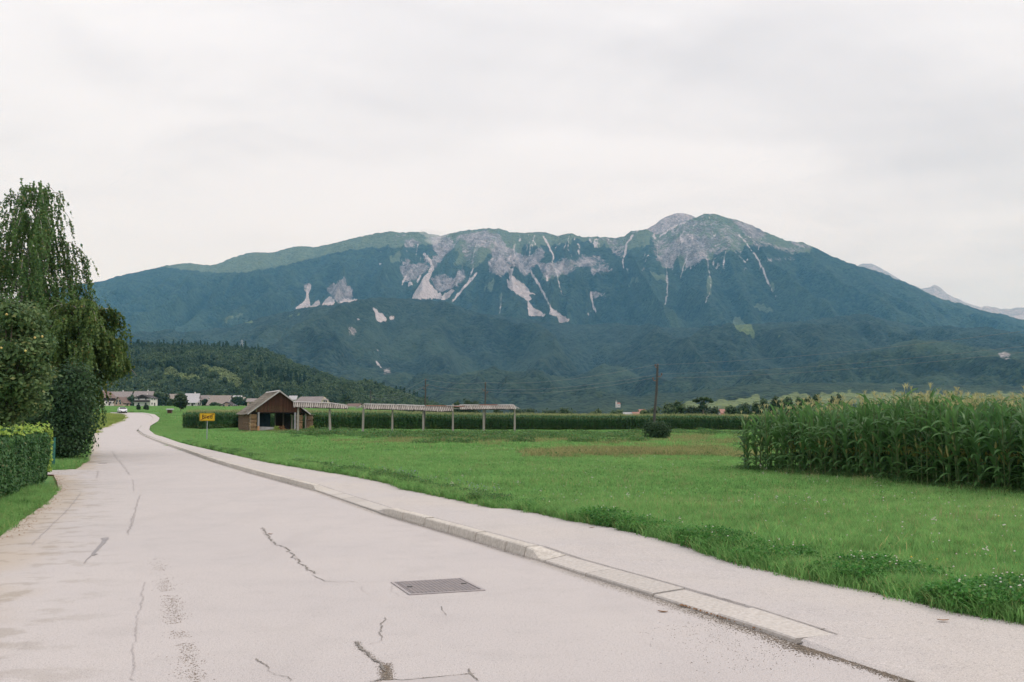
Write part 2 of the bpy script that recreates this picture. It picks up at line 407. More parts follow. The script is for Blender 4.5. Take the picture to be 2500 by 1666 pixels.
M['carpaint'] = simple('white_car_paint', (.66, .66, .67), (.62, .62, .63), 1, .3, spec=.6)
M['tyre'] = simple('black_rubber', (.02, .02, .02), (.03, .03, .03), 3, .9)
M['lamp'] = simple('headlight_glass', (.5, .5, .52), (.35, .35, .37), 3, .2, spec=.7)

# mountain and hills
def hill_mat(name, f1, f2, tree_scale, bd, grass, rock, bare=False):
    k = NT(name)
    P = k.g.outputs['Position']
    v = k.voro(tree_scale); vd = v.outputs['Distance']; vc = v.outputs['Color']
    sepc = k.n.new('ShaderNodeSeparateColor'); k.l.new(vc, sepc.inputs[0])
    n_big = k.noise(.0016, 5, .6); n_mid = k.noise(.012, 4, .6); n_f = k.noise(tree_scale * .9, 3, .7)
    f = k.math('ADD', k.math('MULTIPLY', n_mid, .55), k.math('MULTIPLY', sepc.outputs[0], .45))
    forest = k.mix(k.ramp(f, .25, .75), f1, f2); forest = k.mix(k.math('MULTIPLY', k.ramp(k.noise(.05, 4, .8), .45, .7), .5), forest, tuple(c * 2.0 for c in f2))
    forest = k.mix(k.math('MULTIPLY', k.ramp(n_big, .48, .66), .5), forest, tuple(c * 1.7 for c in f2)); forest = k.mix(k.math('MULTIPLY', k.ramp(k.noise(.005, 6, .72), .5, .62), .55), forest, tuple(c * .75 for c in f1))  # conifer and broadleaf tones, contrast raised to stand in for weak slope shading
    rag = k.math('MULTIPLY', k.math('SUBTRACT', k.noise(.010, 6, .75), .5), 1.5)
    rag2 = k.math('MULTIPLY', k.math('SUBTRACT', k.noise(.032, 5, .8), .5), 1.3)
    gcol = k.mix(k.ramp(k.noise(.02, 5, .7), .35, .68), grass, tuple(c * .62 for c in grass))
    col = k.mix(k.ramp(k.math('ADD', k.attr('grass'), k.math('ADD', k.math('MULTIPLY', rag, .55), k.math('MULTIPLY', rag2, .35))), .38, .56), forest, gcol)
    rcol = k.mix(k.ramp(k.noise(.016, 7, .85, stretch=(1, .5, .4)), .40, .60), tuple(c * .36 for c in rock), tuple(c * 1.12 for c in rock)); rcol = k.mix(k.math('MULTIPLY', k.ramp(k.noise(.06, 3, .8), .5, .62), .5), rcol, tuple(c * .3 for c in rock))
    col = k.mix(k.math('MULTIPLY', k.ramp(k.math('ADD', k.attr('rock'), k.math('ADD', k.math('MULTIPLY', rag2, 1.15), k.math('MULTIPLY', rag, .55))), .50, .62), .92), col, rcol)
    scol = k.mix(k.ramp(k.noise(.03, 5, .75, stretch=(1, .35, .5)), .38, .66), (.56, .50, .51), (.40, .365, .375))
    col = k.mix(k.ramp(k.math('ADD', k.attr('scree'), k.math('MULTIPLY', rag2, .7)), .38, .62), col, scol)
    h = k.math('SUBTRACT', k.math('MULTIPLY', n_f, 1.0), k.math('MULTIPLY', vd, .8))
    k.principled(col, .95, k.bump(h, .9, bd), .08)
    return k.m
M['mountain'] = hill_mat('mountain_face', (.006, .014, .011), (.036, .056, .034), .055, 24, (.13, .165, .10), (.37, .33, .35))
M['mid'] = hill_mat('forested_foothill', (.006, .014, .013), (.036, .054, .038), .075, 19, (.15, .20, .085), (.48, .43, .43))
M['low'] = hill_mat('near_foothill', (.007, .016, .013), (.040, .060, .036), .09, 14, (.17, .21, .085), (.46, .42, .42))
M['hill'] = hill_mat('wooded_hill', (.03, .06, .03), (.06, .10, .04), .1, 4, (.17, .23, .09), (.4, .36, .34))
M['peak'] = hill_mat('bare_peak', (.18, .145, .14), (.34, .29, .29), .05, 14, (.16, .17, .12), (.48, .42, .43))

# ------------------------------------------------------------------ road outline, in world metres
def hp(Y):      # height of the pavement above the road
    return np.interp(Y, [0, 6.8, 7.6, 8.5, 11.4, 12.2, 17.2, 17.9, 22.6, 23.5, 130, 160], [.002, .004, .03, .05, .055, .115, .115, .05, .05, .11, .11, .02])
Lpx = [(0, 1312), (25, 1288), (71, 1258), (120, 1224), (144, 1196), (139, 1174), (128, 1156), (158, 1150), (189, 1147), (212, 1125), (216, 1102), (222, 1082), (224, 1061), (242, 1048), (268, 1040), (293, 1031), (305, 1023), (306, 1016), (299, 1012.4), (270, 1011.5)]
Fpx = [(1300, 1365), (1160, 1321), (1050, 1289), (923, 1253), (770, 1198), (720, 1185), (677, 1173), (640, 1163), (603, 1153), (520, 1128), (445, 1100), (401, 1085), (358, 1069), (334, 1054), (345, 1041), (368, 1031), (374, 1022), (364, 1015), (340, 1011.0), (270, 1010.2)]
Epx = [(2500, 1521), (2336, 1497), (2246, 1478), (2172, 1458), (2068, 1435), (1961, 1417), (1904, 1403), (1800, 1378), (1715, 1358), (1631, 1335), (1557, 1316), (1483, 1298), (1378, 1279), (1310, 1264), (1200, 1240), (1050, 1208), (969, 1193), (874, 1171), (766, 1149), (647, 1129), (588, 1116), (499, 1096), (439, 1082), (401, 1069), (368, 1056), (359, 1047), (375, 1037), (391, 1027), (387, 1020), (372, 1012.6), (350, 1010.0), (300, 1009.3), (270, 1009.2)]
Lw = np.array([gp(*p)[:2] for p in Lpx]); Fw = np.array([gp(*p)[:2] for p in Fpx])
nearF = np.array([gp(*p)[:2] for p in [(1944, 1573), (1900, 1557), (1792, 1521), (1670, 1483), (1554, 1445), (1419, 1404)]])
Ew = np.array([gp(p[0], p[1], 0.05 if p[1] > 1150 else .1)[:2] for p in Epx])
Lw = np.vstack([[(1.3, -9), (-.9, -3), (-4.7, 7.5)], Lw])
Fw = np.vstack([[(9.4, -9), (6.6, -3), nearF[0] + (.03, 0)], Fw])
Ew = np.vstack([[(13.0, -9), (10.6, -3), (7.3, 4.5)], Ew])
def dens(P, n):
    out = []
    for a, b in zip(P[:-1], P[1:]):
        for i in range(n): out.append(a + (b - a) * i / n)
    out.append(P[-1]); return np.array(out)
def resamp(P, step):
    d = np.concatenate([[0], np.cumsum(np.linalg.norm(np.diff(P, axis=0), axis=1))])
    s = np.arange(0, d[-1], step); return np.stack([np.interp(s, d, P[:, i]) for i in range(P.shape[1])], 1)
def smoothp(P, it=2):
    P = P.copy()
    for _ in range(it): P[1:-1] = .25 * P[:-2] + .5 * P[1:-1] + .25 * P[2:]
    return P
# the road surface
Ld, Fd = smoothp(dens(Lw, 6), 6), dens(Fw, 6)
NC = 14
t = np.linspace(0, 1, NC + 1)
Fd = Fd + np.where((Fd[:, 1:2] < 7.25), [[.25, .05]], 0)
G = Ld[:, None, :] * (1 - t)[None, :, None] + Fd[:, None, :] * t[None, :, None]
lift = np.interp(G[..., 1], [0, 60, 120, 240], [0, .0, .08, .20])
Z = zt(G[..., 0], G[..., 1]) + lift
V = np.concatenate([G, Z[..., None]], 2)
nr = V.shape[0]
def gridfaces(nr, nc):
    i = np.arange(nr - 1)[:, None] * nc + np.arange(nc - 1)[None, :]
    i = i.ravel(); return np.stack([i, i + 1, i + nc + 1, i + nc], 1)
me = np_mesh('road', V.reshape(-1, 3), gridfaces(nr, NC + 1), M['road'], True)
fattr(me, 'across', np.tile(t, nr))
tag(link(me, 'road'), kind='structure')
# kerb front line, full
Fk = np.vstack([nearF, np.array([gp(*p)[:2] for p in Fpx])])
kend = 6 + Fpx.index((334, 1054)) + 1
Fr = resamp(smoothp(dens(Fk[:kend], 4), 3), 0.25)
Tn = np.gradient(Fr, axis=0); Tn /= np.linalg.norm(Tn, axis=1)[:, None]
Nr = np.stack([Tn[:, 1], -Tn[:, 0]], 1)           # to the right: away from the road
kw = np.interp(Fr[:, 1], [7, 11.2, 12.4, 17.2, 17.9, 22.6, 23.5], [.37, .35, .17, .17, .30, .30, .17])
Bk = Fr + Nr * kw[:, None]
# pavement: between kerb back and the grass edge
Edense = resamp(smoothp(dens(Ew, 6), 3), .1)
def nearest(P, Q):
    out = []
    j0 = 0
    for p in P:
        j1 = min(len(Q), j0 + 400)
        j = j0 + int(np.argmin(np.sum((Q[j0:j1] - p) ** 2, 1))); out.append(Q[j]); j0 = j
    return np.array(out)
Fpre = np.array([(9.3, -9), (6.5, -3), (4.55, 2.0), tuple(Fr[0] + (.42, -1.1)), tuple(Fr[0] - (0, .03)), tuple(Fr[0] - (0, .02))])
Fpost = np.array([gp(*p)[:2] for p in Fpx[Fpx.index((334, 1054)) + 1:]])
Bfull = np.vstack([dens(Fpre, 4)[:-1], Bk - Nr * .035, dens(np.vstack([Bk[-1], Fpost]), 6)[1:]])
Eo = nearest(Bfull, Edense)
npost = 6 * len(Fpost); nk0 = len(Bfull) - npost
Epair = np.array([Eo[nk0 - 1]] + [gp(*p, .05)[:2] for p in [(367, 1042), (386, 1030.5), (390, 1023), (378, 1014.2), (350, 1010.0), (270, 1009.2)]])
Eo[nk0 - 1:] = dens(Epair, 6)
t2 = np.concatenate([[0, .035], np.linspace(.06, 1, 7)])
G = Bfull[:, None, :] * (1 - t2)[None, :, None] + Eo[:, None, :] * t2[None, :, None]
H = hp(G[..., 1]) + .006
lift = np.interp(G[..., 1], [0, 60, 120, 240], [0, .0, .10, .24])
Z = zt(G[..., 0], G[..., 1]) + lift + H + .01 * (fbm(G[..., 0], G[..., 1], 5) - .5)
npre = 4 * (len(Fpre) - 1); Z[:npre, 0] = -.003; Z[npre:nk0, 0] -= .035; Z[nk0 + 2:, 0] -= .06
me = np_mesh('pavement', np.concatenate([G, Z[..., None]], 2).reshape(-1, 3), gridfaces(len(Bfull), 9), M['pave'], False)
tag(link(me, 'pavement'), kind='structure')
# kerb stones, one by one
kerb = tag(thing('kerb', None, None), kind='structure')
rng = np.random.default_rng(3)
def stone(i, j, gap=.012):
    mb = MB(); rows = []
    idx = np.linspace(i, j, 4)
    for q, f in enumerate(idx):
        f = f + (gap / .25 if q == 0 else (-gap / .25 if q == 3 else 0))
        a = np.array([np.interp(f, np.arange(len(Fr)), Fr[:, c]) for c in (0, 1)]); b = np.array([np.interp(f, np.arange(len(Fr)), Bk[:, c]) for c in (0, 1)])
        low = kw[int(f)] > .25
        z0 = float(zt(*a)); h = float(hp(a[1])) + .004
        d = (b - a) / np.linalg.norm(b - a)
        if low: prof = [(-.0, -.06), (0, .02), (.03, .032), (.93, h), (1, h - .004), (1, -.06)]
        else: prof = [(-.0, -.06), (.0, .01), (.13, h - .012), (.22, h), (1, h), (1, -.06)]
        rows.append([(*(a + (b - a) * u), z0 + z) for u, z in prof])
    dz = rng.normal(0, .003)
    V = np.array(rows); V[..., 2] += dz; n = V.shape[1]
    F = [(r * n + c, r * n + c + 1, (r + 1) * n + c + 1, (r + 1) * n + c) for r in range(3) for c in range(n - 1)]
    mb.add(V.reshape(-1, 3), F); mb.add(V[0], [list(range(n))]); mb.add(V[-1], [list(range(n))[::-1]])
    return mb, low
i = 0.0; brk = []
while i < len(Fr) - 8 and i * .25 < 52:
    y = Fr[int(i), 1]; L = 1.04 if not (11.2 < y < 12.4 or 17 < y < 18.2 or 22.4 < y < 23.7) else .6
    if 9.2 < y < 9.6: L = 1.35
    j = i + L / .25; mb, low = stone(i, min(j, len(Fr) - 2)); mb.build('kerb_stone', M['kerb_low'] if low else M['kerb'], kerb); i = j
far = MB()
while i < len(Fr) - 8:
    mb, low = stone(i, i + 4)
    for v, ff in [(np.concatenate(mb.v), mb.f)]:
        n0 = far.n; far.v.append(v); far.n += len(v)
        for k_, fl in ff.items():
            for q, f_ in enumerate(fl): far.f.setdefault(k_, []).append(f_ + n0); far.fm.setdefault(k_, []).append(mb.fm[k_][q])
    i += 4
tag(far.build('kerb_row', M['kerb'], kerb), kind='stuff')

# ------------------------------------------------------------------ ground
Ys = np.concatenate([np.arange(-60, 0, 6), np.arange(0, 40, 1.0), np.arange(40, 130, 3), np.arange(130, 700, 9), np.geomspace(700, 17000, 50)])
Xh = np.concatenate([np.arange(0, 30, 1.0), np.arange(30, 120, 3.5), np.arange(120, 500, 14), np.geomspace(500, 14000, 40)])
Xs = np.concatenate([-Xh[::-1], Xh[1:]])
GX, GY = np.meshgrid(Xs, Ys)
GZ = zt(GX, GY) - np.interp(GY, [0, 60, 120], [.035, .05, .10])
# the meadow side lies level with the pavement
Emono = Edense[Edense[:, 1] < 100]; o_ = np.argsort(Emono[:, 1]); EX = lambda Y: np.interp(Y, Emono[o_, 1], Emono[o_, 0])
Lmono = np.array([gp(*p)[:2] for p in Lpx[:5]]); LX = lambda Y: np.interp(Y, Lmono[:, 1], Lmono[:, 0])
right = (GY < 100) & (GX > EX(GY))
GZ = np.where(right, zt(GX, GY) + hp(GY) - .015, GZ)
GZ += np.where(GY > 240, 1.2 * (fbm(GX / 60, GY / 60, 9, 3) - .5) * sstep(240, 500, GY), 0)
GZ += np.where((GY > 25) & right, .10 * (fbm(GX / 5, GY / 5, 19, 3) - .5) * sstep(25, 40, GY), 0)
me = np_mesh('ground', np.stack([GX, GY, GZ], 2).reshape(-1, 3), gridfaces(len(Ys), len(Xs)), M['soil'], True)
tag(link(me, 'ground'), kind='structure')
# strip of gravel drive behind the hedge
dr = MB()
a = gp(128, 1156); b = gp(189, 1147)
dr.add([(a[0] + 1.0, a[1] - .9, .003), (b[0] + .6, b[1] - .4, .003), (b[0] - 9, b[1] + 6.5, .006), (a[0] - 12, a[1] + 3.0, .006)], [(0, 1, 2, 3)])
tag(dr.build('driveway', M['pave']), kind='structure')

# ------------------------------------------------------------------ hills and mountains (real distances; the photograph gives the outlines)
def Z1(*p): return [(x / 3.137 + 250, y / 3.137 + 500) for x, y in p]
def Z2(*p): return [(x / 3.137 + 900, y / 3.137 + 500) for x, y in p]
def Z3(*p): return [(x / 2.614 + 1600, y / 2.614 + 500) for x, y in p]
def Z8(*p): return [(x / 3.268 + 1780, y / 3.268 + 900) for x, y in p]
sky_main = [(-900, 800), (-300, 745), (0, 722), (150, 700), (256, 686), (282, 676), (371, 657), (406, 649), (460, 643), (515, 648), (537, 643), (569, 629), (600, 620), (626, 616), (671, 617), (696, 608), (728, 601), (747, 601), (766, 605), (808, 596), (849, 585), (888, 576), (926, 568.5), (954, 566), (983, 568.5), (1011, 566), (1037, 567), (1050, 572), (1078, 575), (1123, 565), (1180, 558), (1222, 559), (1244, 567), (1273, 569), (1295, 567), (1330, 568), (1359, 576), (1394, 570), (1423, 580), (1442, 578), (1499, 582), (1525, 576), (1541, 564), (1579, 561), (1600, 572), (1611, 571), (1638, 556), (1665, 545), (1699, 531), (1719, 522), (1738, 521), (1772, 531), (1799, 537), (1830, 548), (1868, 567), (1914, 586), (1937, 590), (1960, 592), (1983, 603), (2059, 638), (2097, 650), (2136, 661), (2166, 671), (2185, 681), (2197, 684), (2250, 708), (2289, 728), (2350, 742), (2400, 760), (2449, 768), (2500, 782), (2800, 850), (3300, 905)]
scree_polys = [Z2((470, 490), (500, 490), (460, 590), (528, 672), (508, 722), (330, 720), (375, 630)), Z2((503, 722), (545, 668), (560, 700), (630, 645), (655, 655), (602, 728), (545, 728)),
    Z2((1080, 485), (1108, 490), (1098, 540), (1200, 620), (1240, 670), (1292, 686), (1225, 692), (1250, 720), (1222, 748), (1196, 725), (1155, 695), (1073, 640), (1056, 568), (1082, 600), (1075, 520)),
    Z2((1215, 735), (1262, 790), (1375, 850), (1300, 856), (1228, 852)), Z2((1398, 795), (1378, 842), (1440, 852), (1462, 885), (1450, 903), (1530, 903), (1536, 882), (1460, 835), (1425, 808)),
    Z1((1575, 600), (1605, 620), (1582, 680), (1588, 760), (1600, 782), (1468, 803), (1545, 745), (1562, 700), (1560, 650)), Z1((1588, 782), (1662, 718), (1672, 772)), Z1((1670, 777), (1742, 695), (1782, 742), (1772, 767)),
    Z1((1810, 755), (1850, 720), (1960, 725), (1960, 735)),
    Z1((2062, 780), (2102, 800), (2112, 830), (2142, 830), (2188, 887), (2170, 900), (2098, 892), (2093, 840)), Z1((2195, 860), (2238, 842), (2252, 860), (2200, 882)), Z1((1955, 848), (1982, 870), (1960, 902), (1943, 902)),
    Z2((1360, 530), (1372, 540), (1374, 580), (1362, 578)), Z2((300, 600), (322, 592), (340, 618), (300, 626))]
scree_lines = [(Z2((1245, 518), (1290, 590), (1340, 680), (1405, 808)), 3.0), (Z2((825, 525), (760, 605), (695, 675), (640, 745)), 3.4), (Z2((425, 375), (470, 425), (490, 495)), 3.5), (Z2((490, 500), (455, 560)), 4.5), (Z2((400, 545), (375, 590)), 3),
    (Z2((830, 290), (805, 370), (800, 480), (760, 600)), 1.8), (Z2((1275, 240), (1240, 310), (1232, 390)), 1.8), (Z2((1335, 240), (1370, 300), (1415, 390), (1410, 440)), 2.4), (Z2((1430, 470), (1450, 580), (1480, 680), (1520, 710)), 1.5),
    (Z2((1535, 240), (1525, 330), (1555, 400)), 1.6), (Z2((1840, 265), (1900, 330), (1945, 430)), 2.2), (Z2((2025, 235), (1975, 300), (1962, 380), (1943, 440), (1950, 490)), 2.8), (Z2((380, 300), (360, 430)), 2.0), (Z2((290, 540), (255, 612)), 2.4),
    (Z2((1700, 670), (1710, 720), (1722, 780), (1745, 825)), 2.8), (Z2((1722, 790), (1680, 845)), 2.4), (Z2((1024, 690), (1000, 840)), 1.7), (Z2((2290, 420), (2280, 560), (2292, 680), (2260, 780)), 1.6),
    (Z3((530, 190), (600, 270), (650, 340), (690, 420), (720, 500), (770, 590)), 2.3), (Z3((325, 310), (335, 400), (355, 490), (350, 550), (320, 630)), 2.2), (Z3((200, 330), (175, 410), (155, 490)), 1.8), (Z3((450, 280), (430, 400)), 1.8), (Z3((500, 290), (570, 370)), 1.8), (Z3((60, 360), (80, 500), (60, 640)), 1.8),
    (Z1((2090, 1190), (2130, 1250)), 2.4), (Z3((30, 200), (100, 150), (200, 105)), 3.0), (Z1((1900, 1010), (1885, 960)), 1.8), (Z3((1920, 1012), (1935, 1030)), 2), (Z3((2240, 1045), (2256, 1055)), 2), (Z1((2105, 830), (2120, 880)), 3)]
rock_polys = [Z1((2130, 1245), (2190, 1245), (2240, 1290), (2160, 1295)), Z1((2130, 1285), (2180, 1300), (2230, 1360), (2195, 1350)), Z2((1430, 440), (1500, 380), (1560, 430), (1640, 380), (1760, 380), (1860, 470), (1800, 520), (1640, 470), (1540, 520)), Z2((1750, 250), (1990, 260), (1950, 420), (1900, 400), (1820, 300)), Z2((700, 300), (830, 260), (850, 330), (790, 480), (740, 420)), Z3((-30, 230), (150, 130), (300, 90), (480, 130), (540, 200), (560, 330), (480, 280), (380, 330), (250, 400), (150, 330), (60, 390), (0, 340)), Z3((540, 190), (650, 230), (860, 270), (980, 290), (900, 320), (700, 270), (620, 280)),Z2((970, 215), (1010, 240), (1060, 320), (1140, 360), (1230, 400), (1290, 340), (1340, 335), (1355, 400), (1290, 450), (1240, 520), (1200, 560), (1110, 480), (1060, 540), (1000, 555), (920, 520), (915, 440), (950, 400), (935, 370), (960, 290)),
    Z2((470, 250), (560, 240), (620, 250), (665, 320), (600, 380), (540, 460), (500, 500), (440, 440), (405, 380), (430, 390), (470, 420), (520, 380), (490, 330)), Z2((230, 470), (380, 440), (440, 450), (470, 490), (400, 560), (340, 590), (280, 600), (260, 560)),
    Z2((460, 560), (560, 520), (660, 560), (680, 490), (730, 490), (750, 560), (690, 640), (600, 660), (540, 680), (500, 620)), Z2((1600, 410), (1700, 400), (1740, 440), (1660, 480), (1600, 480)), Z2((1700, 495), (1880, 485), (1870, 525), (1740, 530), (1720, 555)),
    Z2((270, 280), (350, 262), (392, 290), (340, 325), (270, 325)), Z2((650, 250), (900, 190), (960, 230), (940, 340), (850, 330), (740, 280)), Z2((1280, 440), (1400, 440), (1570, 430), (1560, 520), (1450, 560), (1330, 560)),
    Z2((1690, 655), (1830, 680), (1825, 750), (1780, 700), (1700, 740)), Z2((2250, 380), (2353, 350), (2353, 500), (2280, 480)),
    Z1((1700, 640), (1760, 600), (1900, 525), (1870, 600), (1910, 640), (1920, 700), (1960, 725), (1810, 755), (1780, 740), (1740, 690), (1730, 650)), Z1((1530, 640), (1560, 590), (1605, 600), (1600, 640), (1560, 690)), Z1((1875, 920), (1940, 925), (1955, 1010), (1880, 1015)),
    Z1((2060, 1085), (2120, 1095), (2200, 1150), (2190, 1175), (2100, 1150)), Z1((2290, 440), (2353, 400), (2353, 560), (2290, 500)), Z3((100, 230), (200, 190), (330, 200), (340, 260), (200, 330), (60, 360)), Z3((480, 92), (620, 125), (720, 185), (640, 225), (560, 180)),
    Z3((0, 350), (60, 420), (150, 300), (200, 370), (170, 430), (330, 330), (250, 200), (100, 250)), Z3((700, 345), (900, 335), (905, 350), (720, 365)), Z3((880, 237), (1000, 270), (970, 280), (860, 250)), Z3((2180, 945), (2260, 940), (2290, 985), (2200, 990))]
grass_polys = [[(371, 650), (460, 640), (540, 640), (626, 610), (700, 600), (750, 595), (850, 580), (950, 560), (1050, 565), (1000, 599), (919, 604), (856, 610), (792, 624), (728, 640), (664, 656), (601, 665), (546, 667), (486, 663), (441, 658)],
    [(1000, 560), (1050, 570), (1120, 560), (1200, 550), (1300, 560), (1360, 572), (1500, 578), (1541, 560), (1590, 556), (1585, 598), (1537, 606), (1506, 612), (1440, 594), (1420, 586), (1378, 594), (1282, 598), (1245, 640), (1200, 610), (1160, 660), (1130, 640), (1110, 604), (1060, 602), (1027, 594), (973, 597)],
    [(1590, 570), (1640, 550), (1700, 525), (1740, 515), (1800, 530), (1870, 562), (1940, 586), (1985, 600), (1983, 618), (1944, 617), (1887, 603), (1845, 592), (1814, 606), (1775, 614), (1755, 608), (1735, 640), (1718, 632), (1690, 625), (1665, 665), (1650, 630), (1618, 662), (1600, 600)],
    Z3((505, 680), (560, 658), (620, 650), (680, 622), (730, 650), (765, 680), (830, 700), (760, 688), (680, 672), (600, 670)), Z3((485, 730), (520, 718), (560, 750), (640, 775), (640, 850), (580, 830), (520, 800), (500, 760)), Z3((795, 635), (850, 675), (820, 672)),
    Z3((855, 605), (990, 615), (985, 640), (975, 626), (860, 628)), Z3((1100, 600), (1165, 595), (1140, 615)), Z3((700, 830), (810, 830), (780, 850)), Z3((-60, 400), (60, 450), (60, 490), (0, 460)), Z2((2170, 500), (2290, 540), (2280, 590), (2200, 540)),
    Z2((1980, 580), (2130, 560), (2090, 610), (1990, 615)), Z1((925, 875), (1060, 832), (1110, 850), (960, 882), (950, 922), (1130, 880), (1175, 905), (940, 915)), Z1((1400, 855), (1520, 828), (1520, 840), (1430, 860)), Z1((1730, 905), (1800, 908), (1790, 920), (1730, 915)),
    Z2((160, 410), (240, 340), (245, 420), (180, 440)), Z2((620, 460), (720, 380), (800, 480), (700, 470)), Z2((740, 450), (800, 470), (780, 500)), Z2((880, 640), (940, 570), (970, 600), (950, 650)), Z2((1400, 470), (1580, 430), (1560, 520), (1440, 560), (1300, 600)),
    Z2((2100, 740), (2160, 710), (2230, 730), (2140, 775)), Z1((2130, 640), (2160, 560), (2180, 520), (2200, 430), (2260, 350), (2300, 360), (2220, 430), (2190, 530)), Z2((1000, 690), (1035, 685), (1010, 800)), Z3((330, 430), (370, 460), (350, 570), (330, 600)), Z3((720, 485), (760, 490), (780, 560), (750, 560)),
    Z8((-30, 240), (260, 205), (260, 240), (100, 300), (-30, 310)), Z8((410, 235), (500, 184), (600, 195), (740, 250), (900, 240), (1000, 260), (700, 290), (300, 330), (200, 280)), Z8((1150, 190), (1385, 168), (1390, 205), (1100, 250)), Z8((930, 180), (1010, 175), (1060, 230), (990, 200)),
    Z1((430, 1300), (480, 1262), (560, 1280), (640, 1330), (720, 1335), (800, 1380), (740, 1400), (560, 1395), (470, 1360)), Z1((700, 1245), (790, 1235), (880, 1265), (1010, 1310), (1120, 1400), (1120, 1480), (980, 1440), (860, 1360), (760, 1310)),
    [(1655, 986), (1700, 982), (1790, 972), (1850, 963), (1860, 985), (1760, 1000), (1660, 1000)], [(2000, 960), (2500, 958), (2500, 985), (2000, 990)]]
BL = {'scree': 1, 'rock': 4, 'grass': 3}
def layer(name, mat, crest, Yc, Y0, x0, x1, nc, nr, power=1.3, amp=60, gw=350, gl=1500, seed=1, rough=0, masks=True, zb=None, back=.35, crag=0, crop=None, spur=None):
    xs = np.linspace(x0, x1, nc); cy = np.interp(xs, [p[0] for p in crest], [p[1] for p in crest])
    if crag: cy = cy - crag * (fbm(xs / 14, xs * 0 + seed, seed, 4) - .5) * 2
    Ycx = Yc(xs) if callable(Yc) else np.full(nc, float(Yc)); Y0x = Y0(xs) if callable(Y0) else np.full(nc, float(Y0))
    dx = (xs - 1250) / FPX; dy = -(cy - 833) / FPX
    kk = Ycx / (CP - dy * SP); Zc = EYE + (SP + dy * CP) * kk; ux = dx / (CP - dy * SP)
    nb = max(6, int(nr * .2)); s = np.concatenate([np.linspace(0, 1, nr), 1 + back * np.linspace(0, 1, nb)[1:]])[:, None]
    Yg = Y0x + (Ycx - Y0x) * s
    Xg = ux * Yg
    zbase = (zt(Xg, Yg) - 4) if zb is None else zb
    prof = np.where(s <= 1, np.clip(s, 0, 1) ** power, 1 - (s - 1) / back * 1.15)
    Zg = zbase + (Zc - zbase) * prof
    wx = Xg + 220 * (fbm(Xg / 900, Yg / 900, seed + 3, 3) - .5)
    g = 1 - np.abs(2 * fbm(wx / gw, Yg / gl, seed, 4) - 1)
    env = np.where(s <= 1, np.sin(np.pi * np.clip(s, 0, 1) ** 1.05) ** 1.1, 0.0)
    ed = np.clip(1 - s, 0, 1) ** .5
    Zg = Zg + amp * (g - .72) * env * 2.2 + amp * .6 * (fbm(Xg / (gw * .25), Yg / (gl * .2), seed + 5, 3) - .5) * ed + rough * (fbm(Xg / 26, Yg / 26, seed + 9, 2) - .5) * (s <= 1)
    Vx = np.stack([Xg, Yg, Zg], 2)
    nR = len(s)
    me = np_mesh(name, Vx.reshape(-1, 3), gridfaces(nR, nc), mat, True)
    px, py = topix(Xg, Yg, Zg)
    if masks:
        wpx = px + 5 * (fbm(px / 7, py / 7, 31, 4) - .5) * 2; wpy = py + 5 * (fbm(px / 7, py / 7, 37, 4) - .5) * 2; spx = px + 2.6 * (fbm(px / 5, py / 9, 41, 4) - .5) * 2; spy = py + 4 * (fbm(px / 5, py / 9, 47, 4) - .5) * 2
        sc = np.zeros(px.shape); rk = np.zeros(px.shape); gr = np.zeros(px.shape)
        for p in scree_polys: sc[inpoly(spx, spy, p)] = 1
        for p, w in scree_lines: sc = np.maximum(sc, np.clip(1.25 - dline(spx, spy, p) / w * .95, 0, 1) * (w > 2.2) + np.clip(.72 - dline(spx, spy, p) / 3.0 * .6, 0, 1) * (w <= 2.2))
        for i_, p in enumerate(rock_polys): m_ = inpoly(wpx, wpy, p); rk[m_] = np.maximum(rk[m_], .55 if 2 <= i_ < 7 else .74)
        kf_ = sstep(850, 960, px); gpy = wpy + kf_ * 15 * (fbm(px / 6, py / 45, 71, 4) - .5) * 2
        for p in grass_polys: gr[inpoly(wpx, gpy, p)] = .8
        up = sstep(690, 560, py) * ((px > 860) & (px < 1980))
        rk = np.maximum(rk, up * (.36 + .30 * (fbm(px / 7, py / 28, 83, 4) - .5) * 2)); gr = np.maximum(gr, .34 * up)
        st_ = 1 - np.abs(2 * fbm(px / 13 + .8 * fbm(px / 40, py / 26, 91, 3), py / 62, 87, 3) - 1)
        sc = np.maximum(sc, np.clip((st_ - .90) / .08, 0, 1) * .62 * sstep(715, 640, py) * sstep(860, 930, px) * sstep(1960, 1860, px) * (fbm(px / 22, py / 22, 95, 2) > .46))
        for a_, nm in ((sc, 'scree'), (rk, 'rock'), (gr, 'grass')):
            for _ in range(BL[nm]):
                a_[1:-1] = .25 * a_[:-2] + .5 * a_[1:-1] + .25 * a_[2:]; a_[:, 1:-1] = .25 * a_[:, :-2] + .5 * a_[:, 1:-1] + .25 * a_[:, 2:]
            fattr(me, nm, a_)
    else:
        for nm in ('scree', 'rock', 'grass'): fattr(me, nm, np.zeros(px.size))
    tag(link(me, name), kind='structure')
    return Vx, px, py
layer('mountain', M['mountain'], sky_main, lambda x: 7600 + 500 * np.sin(x / 420), lambda x: 4300 + 0 * x, 120, 2660, 1520, 320, 1.22, 250, 330, 1900, 11, rough=14)
layer('mountain_foothills', M['mid'], [(0, 830), (300, 818), (450, 812), (560, 800), (640, 775), (719, 756), (800, 742), (875, 731), (926, 727), (1000, 730), (1091, 738), (1130, 755), (1174, 766), (1219, 771), (1330, 786), (1400, 793), (1500, 790), (1600, 800), (1750, 800), (1850, 790), (1950, 785), (2040, 775), (2101, 766), (2150, 778), (2250, 800), (2400, 800), (2500, 815), (2700, 830)],
      lambda x: 4900 + 250 * np.sin(x / 170), 2900, 120, 2660, 1000, 140, 1.0, 160, 360, 1200, 23, rough=14)
